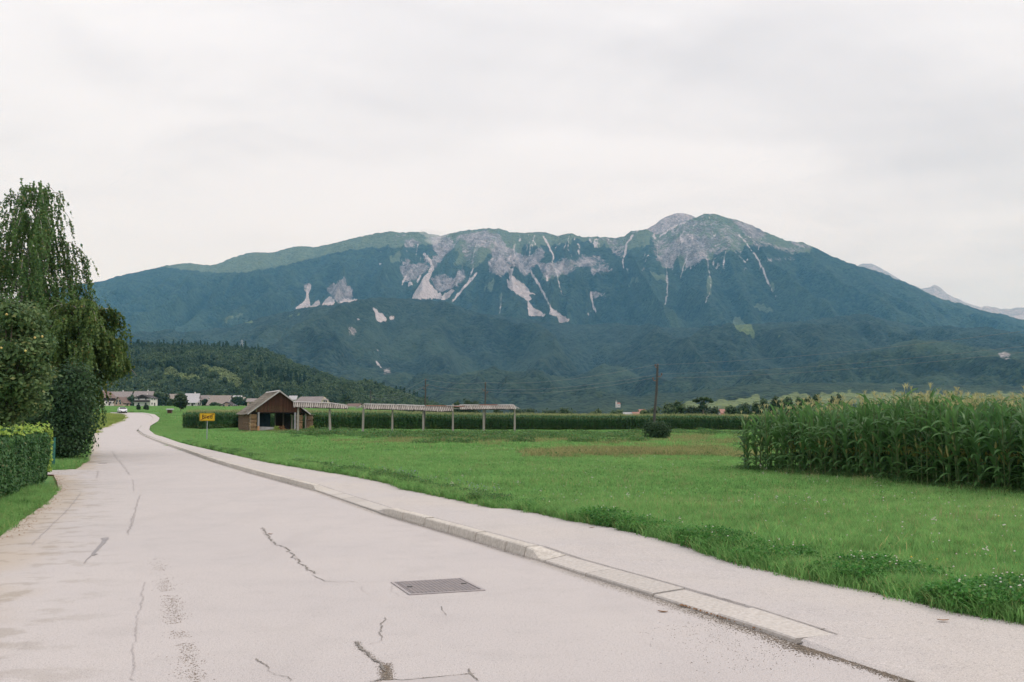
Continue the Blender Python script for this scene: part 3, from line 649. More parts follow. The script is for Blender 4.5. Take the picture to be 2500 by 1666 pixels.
layer('near_foothills', M['low'], [(600, 960), (760, 920), (850, 890), (950, 905), (1020, 930), (1100, 925), (1180, 905), (1290, 912), (1380, 925), (1423, 914), (1474, 889), (1521, 898), (1569, 924), (1619, 935), (1715, 925), (1791, 915), (1850, 905), (1944, 895), (2021, 880), (2097, 862), (2174, 842), (2231, 831), (2308, 833), (2365, 844), (2442, 856), (2500, 861), (2700, 880)],
      lambda x: 3300 + 200 * np.sin(x / 110), 2000, 600, 2660, 640, 80, 1.0, 75, 240, 650, 37, rough=12)
layer('hill_skirt', M['low'], [(1000, 1030), (1100, 1000), (1300, 985), (1450, 971), (1481, 966), (1527, 966), (1562, 968), (1578, 963), (1603, 960), (1654, 960), (1705, 955), (1780, 945), (1850, 940), (2000, 935), (2200, 938), (2500, 945), (2660, 950)],
      2300, 1350, 1000, 2660, 420, 50, 1.0, 12, 200, 500, 41, rough=8)
layer('back_peak', M['peak'], [(1540, 640), (1570, 566), (1590, 553), (1600, 548), (1611, 538), (1623, 531), (1650, 521), (1669, 521), (1688, 526), (1705, 535), (1760, 600)], 9000, 8300, 1540, 1760, 120, 30, 1.0, 25, 200, 900, 51, masks=False, zb=900)
layer('distant_peaks', M['peak'], [(2060, 700), (2085, 655), (2097, 647), (2109, 643), (2128, 645), (2147, 653), (2166, 664), (2200, 686), (2250, 706), (2268, 700), (2281, 696), (2296, 703), (2315, 719), (2350, 735), (2370, 742), (2396, 752), (2403, 748), (2430, 751), (2445, 756), (2465, 753), (2491, 750), (2530, 756), (2700, 790)], 13500, 12000, 2060, 2700, 300, 40, 1.0, 60, 300, 900, 53, masks=False, crag=3, zb=1000)
hillV, hpx, hpy = layer('wooded_hill', M['hill'], [(-300, 850), (100, 850), (250, 853), (387, 858), (448, 858), (515, 860), (601, 866), (632, 868), (664, 874), (696, 890), (728, 904), (776, 923), (824, 940), (872, 954), (900, 958), (926, 967), (965, 981), (1003, 992), (1040, 1002), (1080, 1012), (1120, 1030)],
      lambda x: np.interp(x, [-300, 700, 1100], [1500, 1450, 1150]), lambda x: np.interp(x, [-300, 1100], [730, 900]), -300, 1120, 300, 90, 1.0, 12, 120, 400, 61, rough=3)

# ------------------------------------------------------------------ instanced masses
def scatter(name, protos, P, rot, scl, idx, kind='stuff', parent=None):
    """one object: points carrying rotation, scale and the number of the prototype to stand there"""
    c = bpy.data.collections.new(name + '_source')
    for i, (me) in enumerate(protos):
        o = bpy.data.objects.new('%s_source_%03d' % (name, i), me); c.objects.link(o)
    me = bpy.data.meshes.new(name); P = np.asarray(P, np.float32)
    me.vertices.add(len(P)); me.vertices.foreach_set("co", P.ravel())
    a = me.attributes.new('rot', 'FLOAT_VECTOR', 'POINT'); a.data.foreach_set("vector", np.asarray(rot, np.float32).ravel())
    a = me.attributes.new('scl', 'FLOAT_VECTOR', 'POINT'); a.data.foreach_set("vector", np.asarray(scl, np.float32).ravel())
    a = me.attributes.new('pick', 'INT', 'POINT'); a.data.foreach_set("value", np.asarray(idx, np.int32))
    ng = bpy.data.node_groups.new(name, 'GeometryNodeTree')
    ng.interface.new_socket('Geometry', in_out='INPUT', socket_type='NodeSocketGeometry')
    ng.interface.new_socket('Geometry', in_out='OUTPUT', socket_type='NodeSocketGeometry')
    n, l = ng.nodes, ng.links
    gi, go = n.new('NodeGroupInput'), n.new('NodeGroupOutput')
    ci = n.new('GeometryNodeCollectionInfo'); ci.inputs['Collection'].default_value = c
    ci.inputs['Separate Children'].default_value = True; ci.inputs['Reset Children'].default_value = True
    ip = n.new('GeometryNodeInstanceOnPoints'); ip.inputs['Pick Instance'].default_value = True
    def na(t, nm):
        q = n.new('GeometryNodeInputNamedAttribute'); q.data_type = t; q.inputs['Name'].default_value = nm; return q.outputs['Attribute']
    l.new(gi.outputs[0], ip.inputs['Points']); l.new(ci.outputs[0], ip.inputs['Instance'])
    l.new(na('INT', 'pick'), ip.inputs['Instance Index']); l.new(na('FLOAT_VECTOR', 'scl'), ip.inputs['Scale'])
    er = n.new('FunctionNodeEulerToRotation'); l.new(na('FLOAT_VECTOR', 'rot'), er.inputs[0]); l.new(er.outputs[0], ip.inputs['Rotation'])
    l.new(ip.outputs[0], go.inputs[0])
    o = link(me, name, parent); md = o.modifiers.new('scatter', 'NODES'); md.node_group = ng
    return tag(o, kind=kind)
def rotz(rng, n, tilt=.06):
    return np.stack([rng.normal(0, tilt, n), rng.normal(0, tilt, n), rng.uniform(0, TAU, n)], 1)

def leaves_at(C, Nrm, size, rng, aspect=1.5, quad=True, jitter=.6, droop=0.0):
    """leaf-sized faces at centres C roughly facing Nrm"""
    n = len(C); N = Nrm + rng.normal(0, jitter, (n, 3)); N /= np.linalg.norm(N, axis=1)[:, None] + 1e-9
    A = rng.normal(0, 1, (n, 3)); A[:, 2] -= droop
    A -= N * np.sum(A * N, 1)[:, None]; A /= np.linalg.norm(A, axis=1)[:, None] + 1e-9
    B = np.cross(N, A); s = (size * rng.uniform(.65, 1.35, n))[:, None]
    if quad:
        V = np.stack([C - A * s * aspect * .5, C + B * s * .5, C + A * s * aspect * .5, C - B * s * .5], 1); k = 4
    else:
        V = np.stack([C - A * s * aspect * .5 + B * s * .3, C + A * s * aspect * .5, C - A * s * .4 * aspect - B * s * .6], 1); k = 3
    return V.reshape(-1, 3), np.arange(n * k).reshape(-1, k)
def lobes_points(lobes, n, rng, shell=(.72, 1.05), clump=0):
    L = np.array([l[:6] for l in lobes], float); w = (L[:, 3] * L[:, 4] * L[:, 5]) ** (2 / 3); w /= w.sum()
    j = rng.choice(len(L), n, p=w)
    d = rng.normal(0, 1, (n, 3)); d /= np.linalg.norm(d, axis=1)[:, None]
    r = rng.uniform(shell[0], shell[1], n)
    lump = 1 + .16 * (vnoise(d[:, 0] * 3 + j * 7.7, d[:, 1] * 3 + d[:, 2] * 4.1, 3) - .5) * 2
    C = L[j, :3] + d * L[j, 3:] * (r * lump)[:, None]
    return C, d / L[j, 3:] * L[j, 3:].mean(1)[:, None]
ICO = None
def blob(mb, c, r, m=0, seed=0):
    rg = np.random.default_rng(seed)
    v = []; nlat, nlon = 5, 8
    v.append((0, 0, 1))
    for a in range(1, nlat):
        for b in range(nlon): th = math.pi * a / nlat; ph = TAU * b / nlon; v.append((math.sin(th) * math.cos(ph), math.sin(th) * math.sin(ph), math.cos(th)))
    v.append((0, 0, -1)); v = np.array(v) * (1 + rg.normal(0, .08, (len(v), 1)))
    f3 = [(0, 1 + b, 1 + (b + 1) % nlon) for b in range(nlon)] + [(len(v) - 1, 1 + (nlat - 2) * nlon + (b + 1) % nlon, 1 + (nlat - 2) * nlon + b) for b in range(nlon)]
    f4 = [(1 + a * nlon + b, 1 + (a + 1) * nlon + b, 1 + (a + 1) * nlon + (b + 1) % nlon, 1 + a * nlon + (b + 1) % nlon) for a in range(nlat - 2) for b in range(nlon)]
    n0 = mb.n; mb.add(v * np.array(r) + np.array(c), f3, m); mb.f.setdefault(4, []).append(np.array(f4) + n0); mb.fm.setdefault(4, []).append(np.full(len(f4), m))
def rand_lobes(rng, w, h, z0, n):
    out = []
    for i in range(n):
        q = i / max(1, n - 1); z = z0 + (h - z0) * (.28 + .54 * q)
        rr = w * (.60 - .14 * q * q); a = i * 2.4 + rng.uniform(-.5, .5); d = rng.uniform(.35, .68) * w * (1 - .30 * q * q)
        out.append((d * math.cos(a), d * math.sin(a), z, rr * rng.uniform(.7, 1), rr * rng.uniform(.7, 1), (h - z0) * .24 * rng.uniform(.8, 1.2)))
    return out
def broadleaf_mesh(name, rng, w, h, nleaf, size, mat, z0=.18, nl=6, core=True, quad=False):
    lob = rand_lobes(rng, w, h, h * z0, nl); mb = MB()
    C, N = lobes_points(lob, nleaf, rng); V, F = leaves_at(C, N + (0, 0, .3), size, rng, 1.3, quad, .55)
    mb.add(V, F, 0)
    if core:
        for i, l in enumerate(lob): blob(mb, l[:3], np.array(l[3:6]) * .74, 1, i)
    return mb.mesh(name, [mat, M['core']])
def conifer_mesh(name, rng, w, h, nleaf, size):
    mb = MB(); q = rng.uniform(0, 1, nleaf) ** .8; z = h * (.08 + .92 * q); lay = .78 + .22 * np.abs(((z / h * 9) % 1) * 2 - 1)
    r = w * (1.02 - q) * lay; a = rng.uniform(0, TAU, nleaf)
    C = np.stack([r * np.cos(a), r * np.sin(a), z], 1); N = np.stack([np.cos(a), np.sin(a), np.full(nleaf, .6)], 1)
    V, F = leaves_at(C, N, size, rng, 1.6, False, .5, 1.0); mb.add(V, F, 0)
    k = 7; an = np.arange(k) * TAU / k
    cv = [(w * .78 * math.cos(x), w * .78 * math.sin(x), h * .08) for x in an] + [(0, 0, h * .95)]
    mb.add(cv, [(i, (i + 1) % k, k) for i in range(k)], 1)
    return mb.mesh(name, [M['conifer'], M['core']])
rg = np.random.default_rng(11)
TREE_P = [broadleaf_mesh('broadleaf', rg, 4.4, 9.5, 340, 1.15, M['tree'], .02, 6) for _ in range(4)] + [broadleaf_mesh('broadleaf_light', rg, 4.2, 8.8, 320, 1.1, M['tree_l'], .02, 5) for _ in range(2)] + [conifer_mesh('conifer', rg, 2.7, 14, 240, 1.1) for _ in range(2)] + [broadleaf_mesh('shrub_light', rg, 4.6, 6.5, 300, 1.1, M['scrub'], .0, 5), broadleaf_mesh('shrub_pale', rg, 4.6, 5.0, 300, 1.1, M['scrub'], .0, 5)]
# the wood on the hill to the left
nR, nCc = hillV.shape[:2]
n = 15000
ri = rg.uniform(0, 92, n); ci = rg.uniform(0, nCc - 1.01, n)
def bil(A):
    r0, c0 = ri.astype(int), ci.astype(int); fr, fc = (ri - r0), (ci - c0)
    if A.ndim == 3: fr, fc = fr[:, None], fc[:, None]
    return A[r0, c0] * (1 - fr) * (1 - fc) + A[r0 + 1, c0] * fr * (1 - fc) + A[r0, c0 + 1] * (1 - fr) * fc + A[r0 + 1, c0 + 1] * fr * fc
P = bil(hillV); qx, qy = bil(hpx), bil(hpy)
meadow = inpoly(qx, qy, Z1((430, 1300), (480, 1262), (560, 1280), (640, 1330), (720, 1335), (800, 1380), (740, 1400), (560, 1395), (470, 1360))) | inpoly(qx, qy, Z1((700, 1245), (790, 1235), (880, 1265), (1010, 1310), (1120, 1400), (1120, 1480), (980, 1440), (860, 1360), (760, 1310)))
keep = (~meadow | (rg.uniform(0, 1, n) < .9)); P, qx, qy, meadow, ri_ = P[keep], qx[keep], qy[keep], meadow[keep], ri[keep]
n = len(P); con = ((fbm(P[:, 0] / 130, P[:, 1] / 130, 77) > .68) & (rg.uniform(0, 1, n) < .4) & (ri_ > 20)) | ((ri_ > 78) & (rg.uniform(0, 1, n) < .22) & (qx < 640))
light = (fbm(P[:, 0] / 90, P[:, 1] / 90, 79) > .46) & (rg.uniform(0, 1, n) < .7)
idx = np.where(con & (rg.uniform(0, 1, n) < .8), rg.integers(6, 8, n), np.where(light, rg.integers(4, 6, n), rg.integers(0, 4, n))); idx = np.where(meadow, 8 + (rg.uniform(0, 1, n) < .35), idx)
sc = rg.uniform(.75, 1.3, n) * np.where(meadow, .75, 1.0); scl = np.stack([sc, sc, sc * rg.uniform(.85, 1.2, n)], 1)
P[:, 2] -= .8
scatter('woodland_on_hill', TREE_P, P, rotz(rg, n, .03), scl, idx)

# ------------------------------------------------------------------ tree builder for single trees
def tree(x, y, Y, w, h, label, kind='tree', group=None, mat='tree', nleaf=1500, size=.45, rng=None, z0=.15, nl=8, base=None, trunk=.16, dim=None):
    b = at(x, y, Y); bz = float(zt(b[0], Y)) if base is None else base
    t_ = thing(kind, label, 'tree' if 'tree' in kind else 'bush', (b[0], Y, bz), rng.uniform(0, 6), group)
    lob = rand_lobes(rng, w, h, h * z0, nl); mb = MB()
    C, N = lobes_points(lob, nleaf, rng, (.6, 1.12)); V, F = leaves_at(C, N + (0, 0, .3), size, rng, 1.4, True, .6); mb.add(V, F, 0)
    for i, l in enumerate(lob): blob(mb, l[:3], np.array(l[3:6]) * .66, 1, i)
    mb.build('crown', [M[mat], M['core']], t_)
    tb = MB(); tb.tube([(0, 0, -.2), (.05 * w * .3, 0, h * .3), (0, .04 * w, h * .62)], [trunk * h / 7, trunk * .8 * h / 7, trunk * .3 * h / 7], 7)
    for l in lob[:5]: tb.tube([(0, 0, h * .3), (l[0] * .5, l[1] * .5, (h * .3 + l[2]) / 2), tuple(l[:3])], [trunk * .4, trunk * .28, trunk * .12], 5)
    tb.build('trunk', M['bark'], t_)
    return t_
rg = np.random.default_rng(21)
g_r = 'trees along the far edge of the maize field'
for (x, ytop, Y, wpx, mat, lab, kd) in [
    (1113, 981, 330, 9, 'tree', 'small dark tree top behind the hayrack roof, left of the second far pole', 'broadleaf_tree'),
    (1147, 975, 330, 20, 'tree', 'round dark tree showing above the right hayrack roof section', 'broadleaf_tree'),
    (1215, 998, 330, 12, 'tree', 'low dark tree behind the last bay of the hayrack', 'broadleaf_tree'),
    (1275, 997, 330, 33, 'tree', 'wide low dark tree just right of the end of the hayrack', 'broadleaf_tree'),
    (1365, 998, 330, 35, 'tree', 'long low dark tree between the hayrack and the small white church', 'broadleaf_tree'),
    (1452, 1001, 330, 16, 'tree_l', 'small dim tree left of the low rounded tree below the church', 'broadleaf_tree'),
    (1507, 1000, 330, 19, 'tree_l', 'low rounded yellowish green tree directly below the white church', 'broadleaf_tree'),
    (1588, 996, 300, 20, 'tree_l', 'low rounded tree touching the leaning power pole', 'broadleaf_tree'),
    (1645, 981, 290, 27, 'tree_l', 'pale green cone shaped tree right of the leaning power pole', 'broadleaf_tree'),
    (1700, 992, 290, 24, 'tree', 'dark spreading tree at the foot of the tall flat topped tree', 'broadleaf_tree'),
    (1735, 994, 292, 20, 'tree', 'dark bushy tree under the right side of the flat topped tree', 'broadleaf_tree'),
    (1784, 991, 290, 18, 'tree_l', 'lighter green tree between the flat topped tree and the dark grove', 'broadleaf_tree'),
    (1815, 984, 280, 16, 'tree', 'leftmost tree of the dark grove beside the near maize', 'broadleaf_tree'),
    (1852, 977, 280, 20, 'tree', 'round tallest crown of the dark grove beside the near maize', 'broadleaf_tree'),
    (1893, 969, 270, 14, 'tree', 'pointed dark tree rising over the left end of the near maize', 'broadleaf_tree'),
    (1925, 973, 270, 20, 'tree', 'dark tree behind the maize tassels, second from the pointed one', 'broadleaf_tree'),
    (1953, 972, 270, 12, 'tree', 'small dark tree between two taller ones behind the maize tassels', 'broadleaf_tree'),
    (1985, 962, 265, 22, 'tree', 'tall dark spreading tree highest above the maize tassels', 'broadleaf_tree'),
    (2040, 968, 265, 16, 'tree', 'rightmost dark tree seen over the maize tassels', 'broadleaf_tree')]:
    zt_ = at(x, ytop, Y)[2]; w = wpx * Y / FPX * 1.4
    tree(x, 1010, Y, w, zt_ + .2, lab, kd, g_r, mat, 900, .5, rg, .05, 7, base=-.2)
# tall tree with a flat, broken crown
b = at(1716, 1000, 288); t_ = thing('flat_topped_tree', 'tall tree with a flat broken crown on a bare trunk, above the other trees', 'tree', (b[0], 288, -.2), 0, g_r)
h = at(1716, 969, 288)[2] + .2; mb = MB(); lob = []
for (dx, dz, rx, rz_) in [(-1.9, -.9, 1.0, .5), (-.9, -.35, 1.1, .45), (.5, -.25, 1.3, .5), (1.7, -.5, 1.0, .5), (.1, -1.5, .8, .5), (2.4, -1.1, .6, .35), (-.2, -2.6, 1.2, .7)]: lob.append((dx, rg.uniform(-.8, .8), h + dz - .3, rx, rx, rz_))
C, N = lobes_points(lob, 900, rg, (.4, 1.15)); V, F = leaves_at(C, N, .42, rg, 1.4, True, .6); mb.add(V, F, 0)
mb.build('crown', [M['tree'], M['core']], t_)
tb = MB(); tb.tube([(0, 0, 0), (.1, 0, h * .6), (0, 0, h - .5)], [.28, .2, .08], 6)
for l in lob: tb.tube([(0, 0, h * .62), (l[0], l[1], l[2])], [.1, .04], 4)
tb.build('trunk', M['bark'], t_)
g_v = 'trees among the village houses'
for (x, ytop, ybase, Y, wpx, mat, lab) in [
    (228, 975, 992, 590, 12, 'tree', 'dark tree at the left end of the village beside the brown chalet'),
    (318, 966, 991, 590, 13, 'tree', 'dark tree right of the orange walled house'), (333, 972, 992, 585, 11, 'tree', 'dark tree touching the left side of the dark gabled chalet'),
    (385, 958, 991, 590, 12, 'tree', 'bushy tree directly right of the dark gabled chalet'), (402, 962, 991, 585, 14, 'tree', 'dark bushy tree below the plain tan roof'), (418, 974, 992, 580, 12, 'tree_l', 'lower lighter tree beneath the plain tan roof'),
    (464, 983, 993, 570, 11, 'tree_l', 'low bush like tree in front of the white roofed house'), (492, 980, 995, 570, 10, 'tree', 'small dark tree in front of the grey roof with white gable'), (503, 976, 996, 560, 12, 'tree', 'dark tree between the white gable and the large tan roof'),
    (525, 984, 998, 545, 14, 'tree', 'low dark tree in front of the large tan roof'), (536, 990, 1000, 540, 10, 'tree_l', 'low light tree left of the small pink gable'), (581, 968, 996, 560, 16, 'tree', 'dark tree between the small pink gable and the barn'),
    (565, 970, 990, 640, 12, 'tree', 'dark tree rising behind the large tan roof'), (596, 975, 996, 600, 14, 'tree', 'dark tree just above the left barn eave'),
    (832, 985, 1002, 520, 26, 'tree_l', 'pale bushy tree right of the large hipped roof behind the hayrack'), (845, 961, 1002, 560, 14, 'tree', 'tall dim tree right of the large hipped roof'), (870, 984, 1004, 540, 22, 'tree', 'dark low tree in the gap of the hayrack roof'),
    (905, 985, 1004, 560, 24, 'tree', 'dark low tree behind the third bay of the hayrack'), (800, 975, 1000, 560, 13, 'tree', 'dark tree at the right gable of the hipped roof building')]:
    zb = float(zt(at(x, ybase, Y)[0], Y)); hh = at(x, ytop, Y)[2] - zb
    tree(x, ybase, Y, wpx * Y / FPX, hh, lab, 'broadleaf_tree', g_v, mat, 500, 1.0, rg, .02, 6, base=zb)
def near_tree(x, ytop, ybase, wpx, lab, mat='tree', kd='broadleaf_tree', **kw_):
    g_ = gp(x, ybase); hh = at(x, ytop, g_[1])[2] - g_[2]
    return tree(x, ybase, g_[1], wpx * g_[1] / FPX, hh, lab, kd, None, mat, 1100, .42, rg, base=g_[2], **kw_)
near_tree(441, 963, 1008.5, 17, 'round dark fruit tree standing alone in the field above the road bend', z0=.2)
near_tree(338, 990, 1004, 4.5, 'thin sapling in the field, nearer the car of two', kd='sapling_tree')
near_tree(357, 989, 1004, 5.5, 'thicker sapling in the field, below the dark gabled chalet', kd='sapling_tree')

# ------------------------------------------------------------------ weeping birches, apple tree, shrubs, hedge on the left
def birch(name, label, px, Y, h, rad, nbr, rng, mat, lean=(0, 0), slen=(.8, 2.2), low=.25, leafs=16, sz=.085, keepout=None, per=9, tp=1.6):
    b = at(px, 1000, Y); t_ = thing(name, label, 'tree', (b[0], Y, 0.0))
    tr = [(0, 0, -.2), (lean[0] * .2, lean[1] * .2, h * .35), (lean[0] * .6, lean[1] * .6, h * .7), (lean[0], lean[1], h)]
    trn = np.array(tr); tb = MB(); tb.tube(tr, [.16, .12, .07, .015], 8)
    CC, NN = [], []; tw = MB()
    for i in range(nbr):
        q = low + (1 - low) * ((i + rng.uniform(0, 1)) / nbr); z = q * h
        s = np.array([np.interp(z, trn[:, 2], trn[:, 0]), np.interp(z, trn[:, 2], trn[:, 1]), z])
        rr = rad * (1.12 - q ** tp * .90) * rng.uniform(.72, 1.12); a = i * 2.4 + rng.uniform(-.5, .5)
        u = np.linspace(0, 1, 7); rise = rr * rng.uniform(.35, .75)
        br = s + np.stack([np.cos(a) * rr * u, np.sin(a) * rr * u, rise * np.sin(u * 2.3) - rr * .25 * u ** 3], 1)
        if keepout and br[-1, 0] > keepout[0] + .5 and br[-1, 2] < keepout[1] + 1.4: continue
        tb.tube(br, np.linspace(.035, .008, 7), 4, cap=False)
        ns = max(3, int(rr * per))
        for j in range(ns):
            uu = rng.uniform(.22, 1.0); p = np.array([np.interp(uu, u, br[:, c]) for c in range(3)]) + rng.normal(0, .10, 3)
            L = rng.uniform(*slen) * (.45 + .65 * uu) * (1.0 if q < .85 else .55)
            m = int(leafs * L / 1.2) + 3; w_ = rng.uniform(0, 1, m); dr = rng.normal(0, .12, 2)
            out = np.array((np.cos(a), np.sin(a))) * .16
            st = np.stack([p[0] + (dr[0] + out[0]) * w_ * L, p[1] + (dr[1] + out[1]) * w_ * L, p[2] + .05 - L * w_ ** 1.25], 1)
            CC.append(st + rng.normal(0, .022, st.shape)); NN.append(np.tile((np.cos(a), np.sin(a), .15), (m, 1)))
            if j % 3 == 0 and not (keepout and p[0] > keepout[0] - .3):
                e_ = p + np.array([(dr[0] + out[0]) * L, (dr[1] + out[1]) * L, -L]); tw.tube([p, (p + e_) / 2 + (0, 0, .08 * L), e_], [.007, .005, .003], 3, cap=False)
    C = np.concatenate(CC); N = np.concatenate(NN)
    if keepout: kq = ~((C[:, 0] > keepout[0]) & (C[:, 2] < keepout[1] + (C[:, 0] - keepout[0]) * 1.1)); C, N = C[kq], N[kq]
    V, F = leaves_at(C, N, sz, rng, 1.5, True, .7, 1.2)
    link(np_mesh('crown', V, F, M[mat]), 'crown', t_)
    tb.build('trunk', M['birch_bark'], t_, True); tw.build('twigs', M['bark'], t_)
    return t_
rg = np.random.default_rng(33)
birch('weeping_birch', 'tall weeping birch with feathery hanging twigs at the left edge, rising against the sky', 12, 46, 12.4, 3.1, 78, rg, 'birch', lean=(1.25, 0), slen=(.8, 2.3), low=.22, leafs=24, sz=.08, per=12, tp=3.2)
birch('weeping_birch', 'shorter weeping birch with drooping curtains over the road side', 176, 43, 6.5, 2.05, 70, rg, 'birch2', lean=(.35, 0), slen=(.7, 1.7), low=.34, leafs=36, sz=.085, per=24, keepout=(.35, 1.9), tp=5)
birch('weeping_birch', 'low dense weeping birch limbs hanging behind the apple tree', 95, 45, 7.4, 2.5, 50, rg, 'birch', lean=(.2, 0), slen=(.8, 1.8), low=.3, leafs=32, sz=.085, per=20)
# apple tree
b = at(18, 1000, 31); t_ = thing('apple_tree', 'apple tree with grey green leaves and a few yellow apples before the birches', 'tree', (b[0], 31, 0))
mb = MB(); lob = []
for i in range(26):
    a = rg.uniform(0, TAU); r = rg.uniform(.2, 1.25); z = rg.uniform(2.5, 5.0)
    lob.append((r * math.cos(a) * (1.1 if z < 4.3 else .75), r * math.sin(a), z, .55, .55, .42))
lob += [(rg.uniform(-1.2, 1.0), rg.uniform(-.5, .5), rg.uniform(1.6, 2.5), .5, .5, .4) for _ in range(9)] + [(1.15, -.3, 3.9, .4, .4, .28), (1.0, -.2, 3.2, .4, .4, .3), (-.2, 0, 5.15, .5, .5, .4)]
C, N = lobes_points(lob, 19000, rg, (.25, 1.25)); V, F = leaves_at(C, N + (0, 0, .5), .085, rg, 1.7, True, .7); mb.add(V, F, 0)
mb.build('crown', [M['apple_leaf']], t_)
tb = MB(); tb.tube([(0, 0, -.1), (.05, 0, 1.2), (.1, 0, 2.4)], [.14, .12, .1], 8)
for l in lob: tb.tube([(.1, 0, 2.2 + rg.uniform(-.5, .2)), (l[0] * .5, l[1] * .5, (2.4 + l[2]) / 2 + .1), tuple(l[:3])], [.05, .03, .01], 5)
tb.build('trunk', M['bark'], t_)
am = MB(); blob(am, (0, 0, 0), (.036, .036, .034), 0, 3); ame = am.mesh('apple', M['apple'], True)
for (ax, ay) in [(16, 768), (85, 825), (62, 857), (3, 850), (103, 822)]:
    p = at(ax, ay, 29.4); o = link(ame, 'apple', t_); o.location = (p[0] - b[0], 29.4 - 31, p[2])
# dark shrubs below
def shrub(name, label, cx_, cyw, lobs, n, sz, mat, cat='bush', core=.8, group=None):
    t_ = thing(name, label, cat, (cx_, cyw, 0), 0, group); mb = MB()
    C, N = lobes_points(lobs, n, rg, (.62, 1.45)); ok = C[:, 2] > .02; C, N = C[ok], N[ok]
    V, F = leaves_at(C, N + (0, 0, .2), sz, rg, 1.5, True, .6); mb.add(V, F, 0)
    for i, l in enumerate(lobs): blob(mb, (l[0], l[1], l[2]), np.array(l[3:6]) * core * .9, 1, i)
    mb.build('foliage', [M[mat], M['core']], t_); tb = MB()
    for l in lobs[:6]: tb.tube([(l[0] * .3, l[1] * .3, -.1), (l[0] * .6, l[1] * .6, l[2] * .5), (l[0], l[1], l[2])], [.05, .035, .01], 5)
    tb.build('stem', M['bark'], t_); return t_
p = gp(122, 1134); X0, Y0 = p[0], p[1] + 1.4
shrub('dark_shrub', 'dark evergreen shrub reaching the ground under the birch, beside the road', X0, Y0, [(0, 0, .8, .75, .8, .9), (.25, .2, 1.9, .65, .8, .9), (-.5, .2, 1.3, .8, .9, 1.2), (-.2, .3, 2.6, .8, .9, .8), (.35, .1, 1.2, .5, .6, .8), (-.9, .5, 2.2, .8, .9, 1.0), (.1, .4, 3.2, .6, .7, .6)], 9000, .085, 'dark_leaf')
shrub('dark_shrub', 'dark leafy shrub mass behind the hedge and below the apple tree', -21.4, 42.5, [(0, 0, 1.4, 1.3, 1.2, 1.6), (-1.6, 0, 1.6, 1.4, 1.2, 1.8), (1.2, .2, 1.5, 1.1, 1.1, 1.6), (-.4, 0, 3.0, 1.5, 1.2, 1.1), (1.5, .3, 2.9, .9, .9, .8), (-3.2, 0, 1.6, 1.3, 1.2, 1.7), (-3, 0, 3.4, 1.4, 1.2, 1.2), (.8, 0, 3.9, .9, .9, .7)], 16000, .10, 'dark_leaf')
# hedge: trimmed, along the road, ends at the drive
h0 = np.array([-7.35, 11.6]); h1 = gp(118, 1176)[:2] + (-.05, .0)
hd = thing('hedge', 'trimmed leafy hedge with yellow green young shoots at the left road side', 'hedge', (h1[0], h1[1], 0))
d = (h0 - h1); Lh = np.linalg.norm(d); d = d / Lh; nrm = np.array([d[1], -d[0]]); nrm = nrm if nrm[0] > 0 else -nrm   # towards the road
def hpt(s, w, z): return np.stack([d[0] * s + nrm[0] * w, d[1] * s + nrm[1] * w, z], 1)
HH, HW = 1.36, .95
mb = MB(); n = 52000
s = rg.uniform(0, Lh, n); f = rg.uniform(0, 1, n); bulge = .10 * (fbm(s * 1.1, f * 3, 5) - .5) * 2
w = np.where(f < .55, 0, -(f - .55) / .45 * HW); z = np.where(f < .55, f / .55 * HH, HH)
rr_ = rg.uniform(-.10, .05, n) + bulge
cor = np.minimum(1, np.abs(f - .55) / .06); z = z - (1 - cor) * .08 + np.where(f >= .55, rr_, 0); w = w + np.where(f < .55, rr_, 0) - (1 - cor) * .08 - .12 * np.clip(.25 - z, 0, 1)
N0 = np.where((f < .55)[:, None], np.array([nrm[0], nrm[1], .35]), np.array([0, 0, 1.0])); C = hpt(s, w, z)
V, F = leaves_at(C, N0, .05, rg, 1.5, True, .55); mb.add(V, F, 0)
n = 7000; w = -rg.uniform(0, HW, n); z = rg.uniform(.05, HH, n); C = hpt(rg.uniform(-.12, .05, n), w, z); V, F = leaves_at(C, np.tile((-d[0], -d[1], .3), (n, 1)), .05, rg, 1.5, True, .55); mb.add(V, F, 0)
c8 = []
for zz_ in (0.05, HH - .12):
    for (ss, ww) in ((.1, -.12), (Lh, -.12), (Lh, -HW + .1), (.1, -HW + .1)): c8.append((d[0] * ss + nrm[0] * ww, d[1] * ss + nrm[1] * ww, zz_))
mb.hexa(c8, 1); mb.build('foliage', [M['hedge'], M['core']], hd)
ys = MB(); n = 1700; s = rg.uniform(0, Lh, n); s = np.where(rg.uniform(0, 1, n) < .5, s ** 1.0 * .45, s); w = -rg.uniform(-.04, .5, n); z = HH + rg.uniform(-.08, .20, n) * (fbm(s * 2.2, w * 2, 8) * 2.4 - .7)
e_ = rg.uniform(0, 1, n) < .28; s = np.where(e_, rg.uniform(-.14, .16, n), s); z = np.where(e_, rg.uniform(.25, HH + .05, n), z); w = np.where(e_, rg.uniform(-.15, .12, n), w)
V, F = leaves_at(hpt(s, w, z), np.tile((nrm[0], nrm[1], .8), (n, 1)), .055, rg, 1.6, True, .7); ys.add(V, F)
ys.build('young_shoots', M['hedge_y'], hd)
for q in np.arange(.4, Lh, .8): MB().tube([(*(d * q - nrm * .45), 0), (*(d * (q + .1) - nrm * .4), 1.2)], [.03, .012], 5).build('stem', M['bark'], hd)
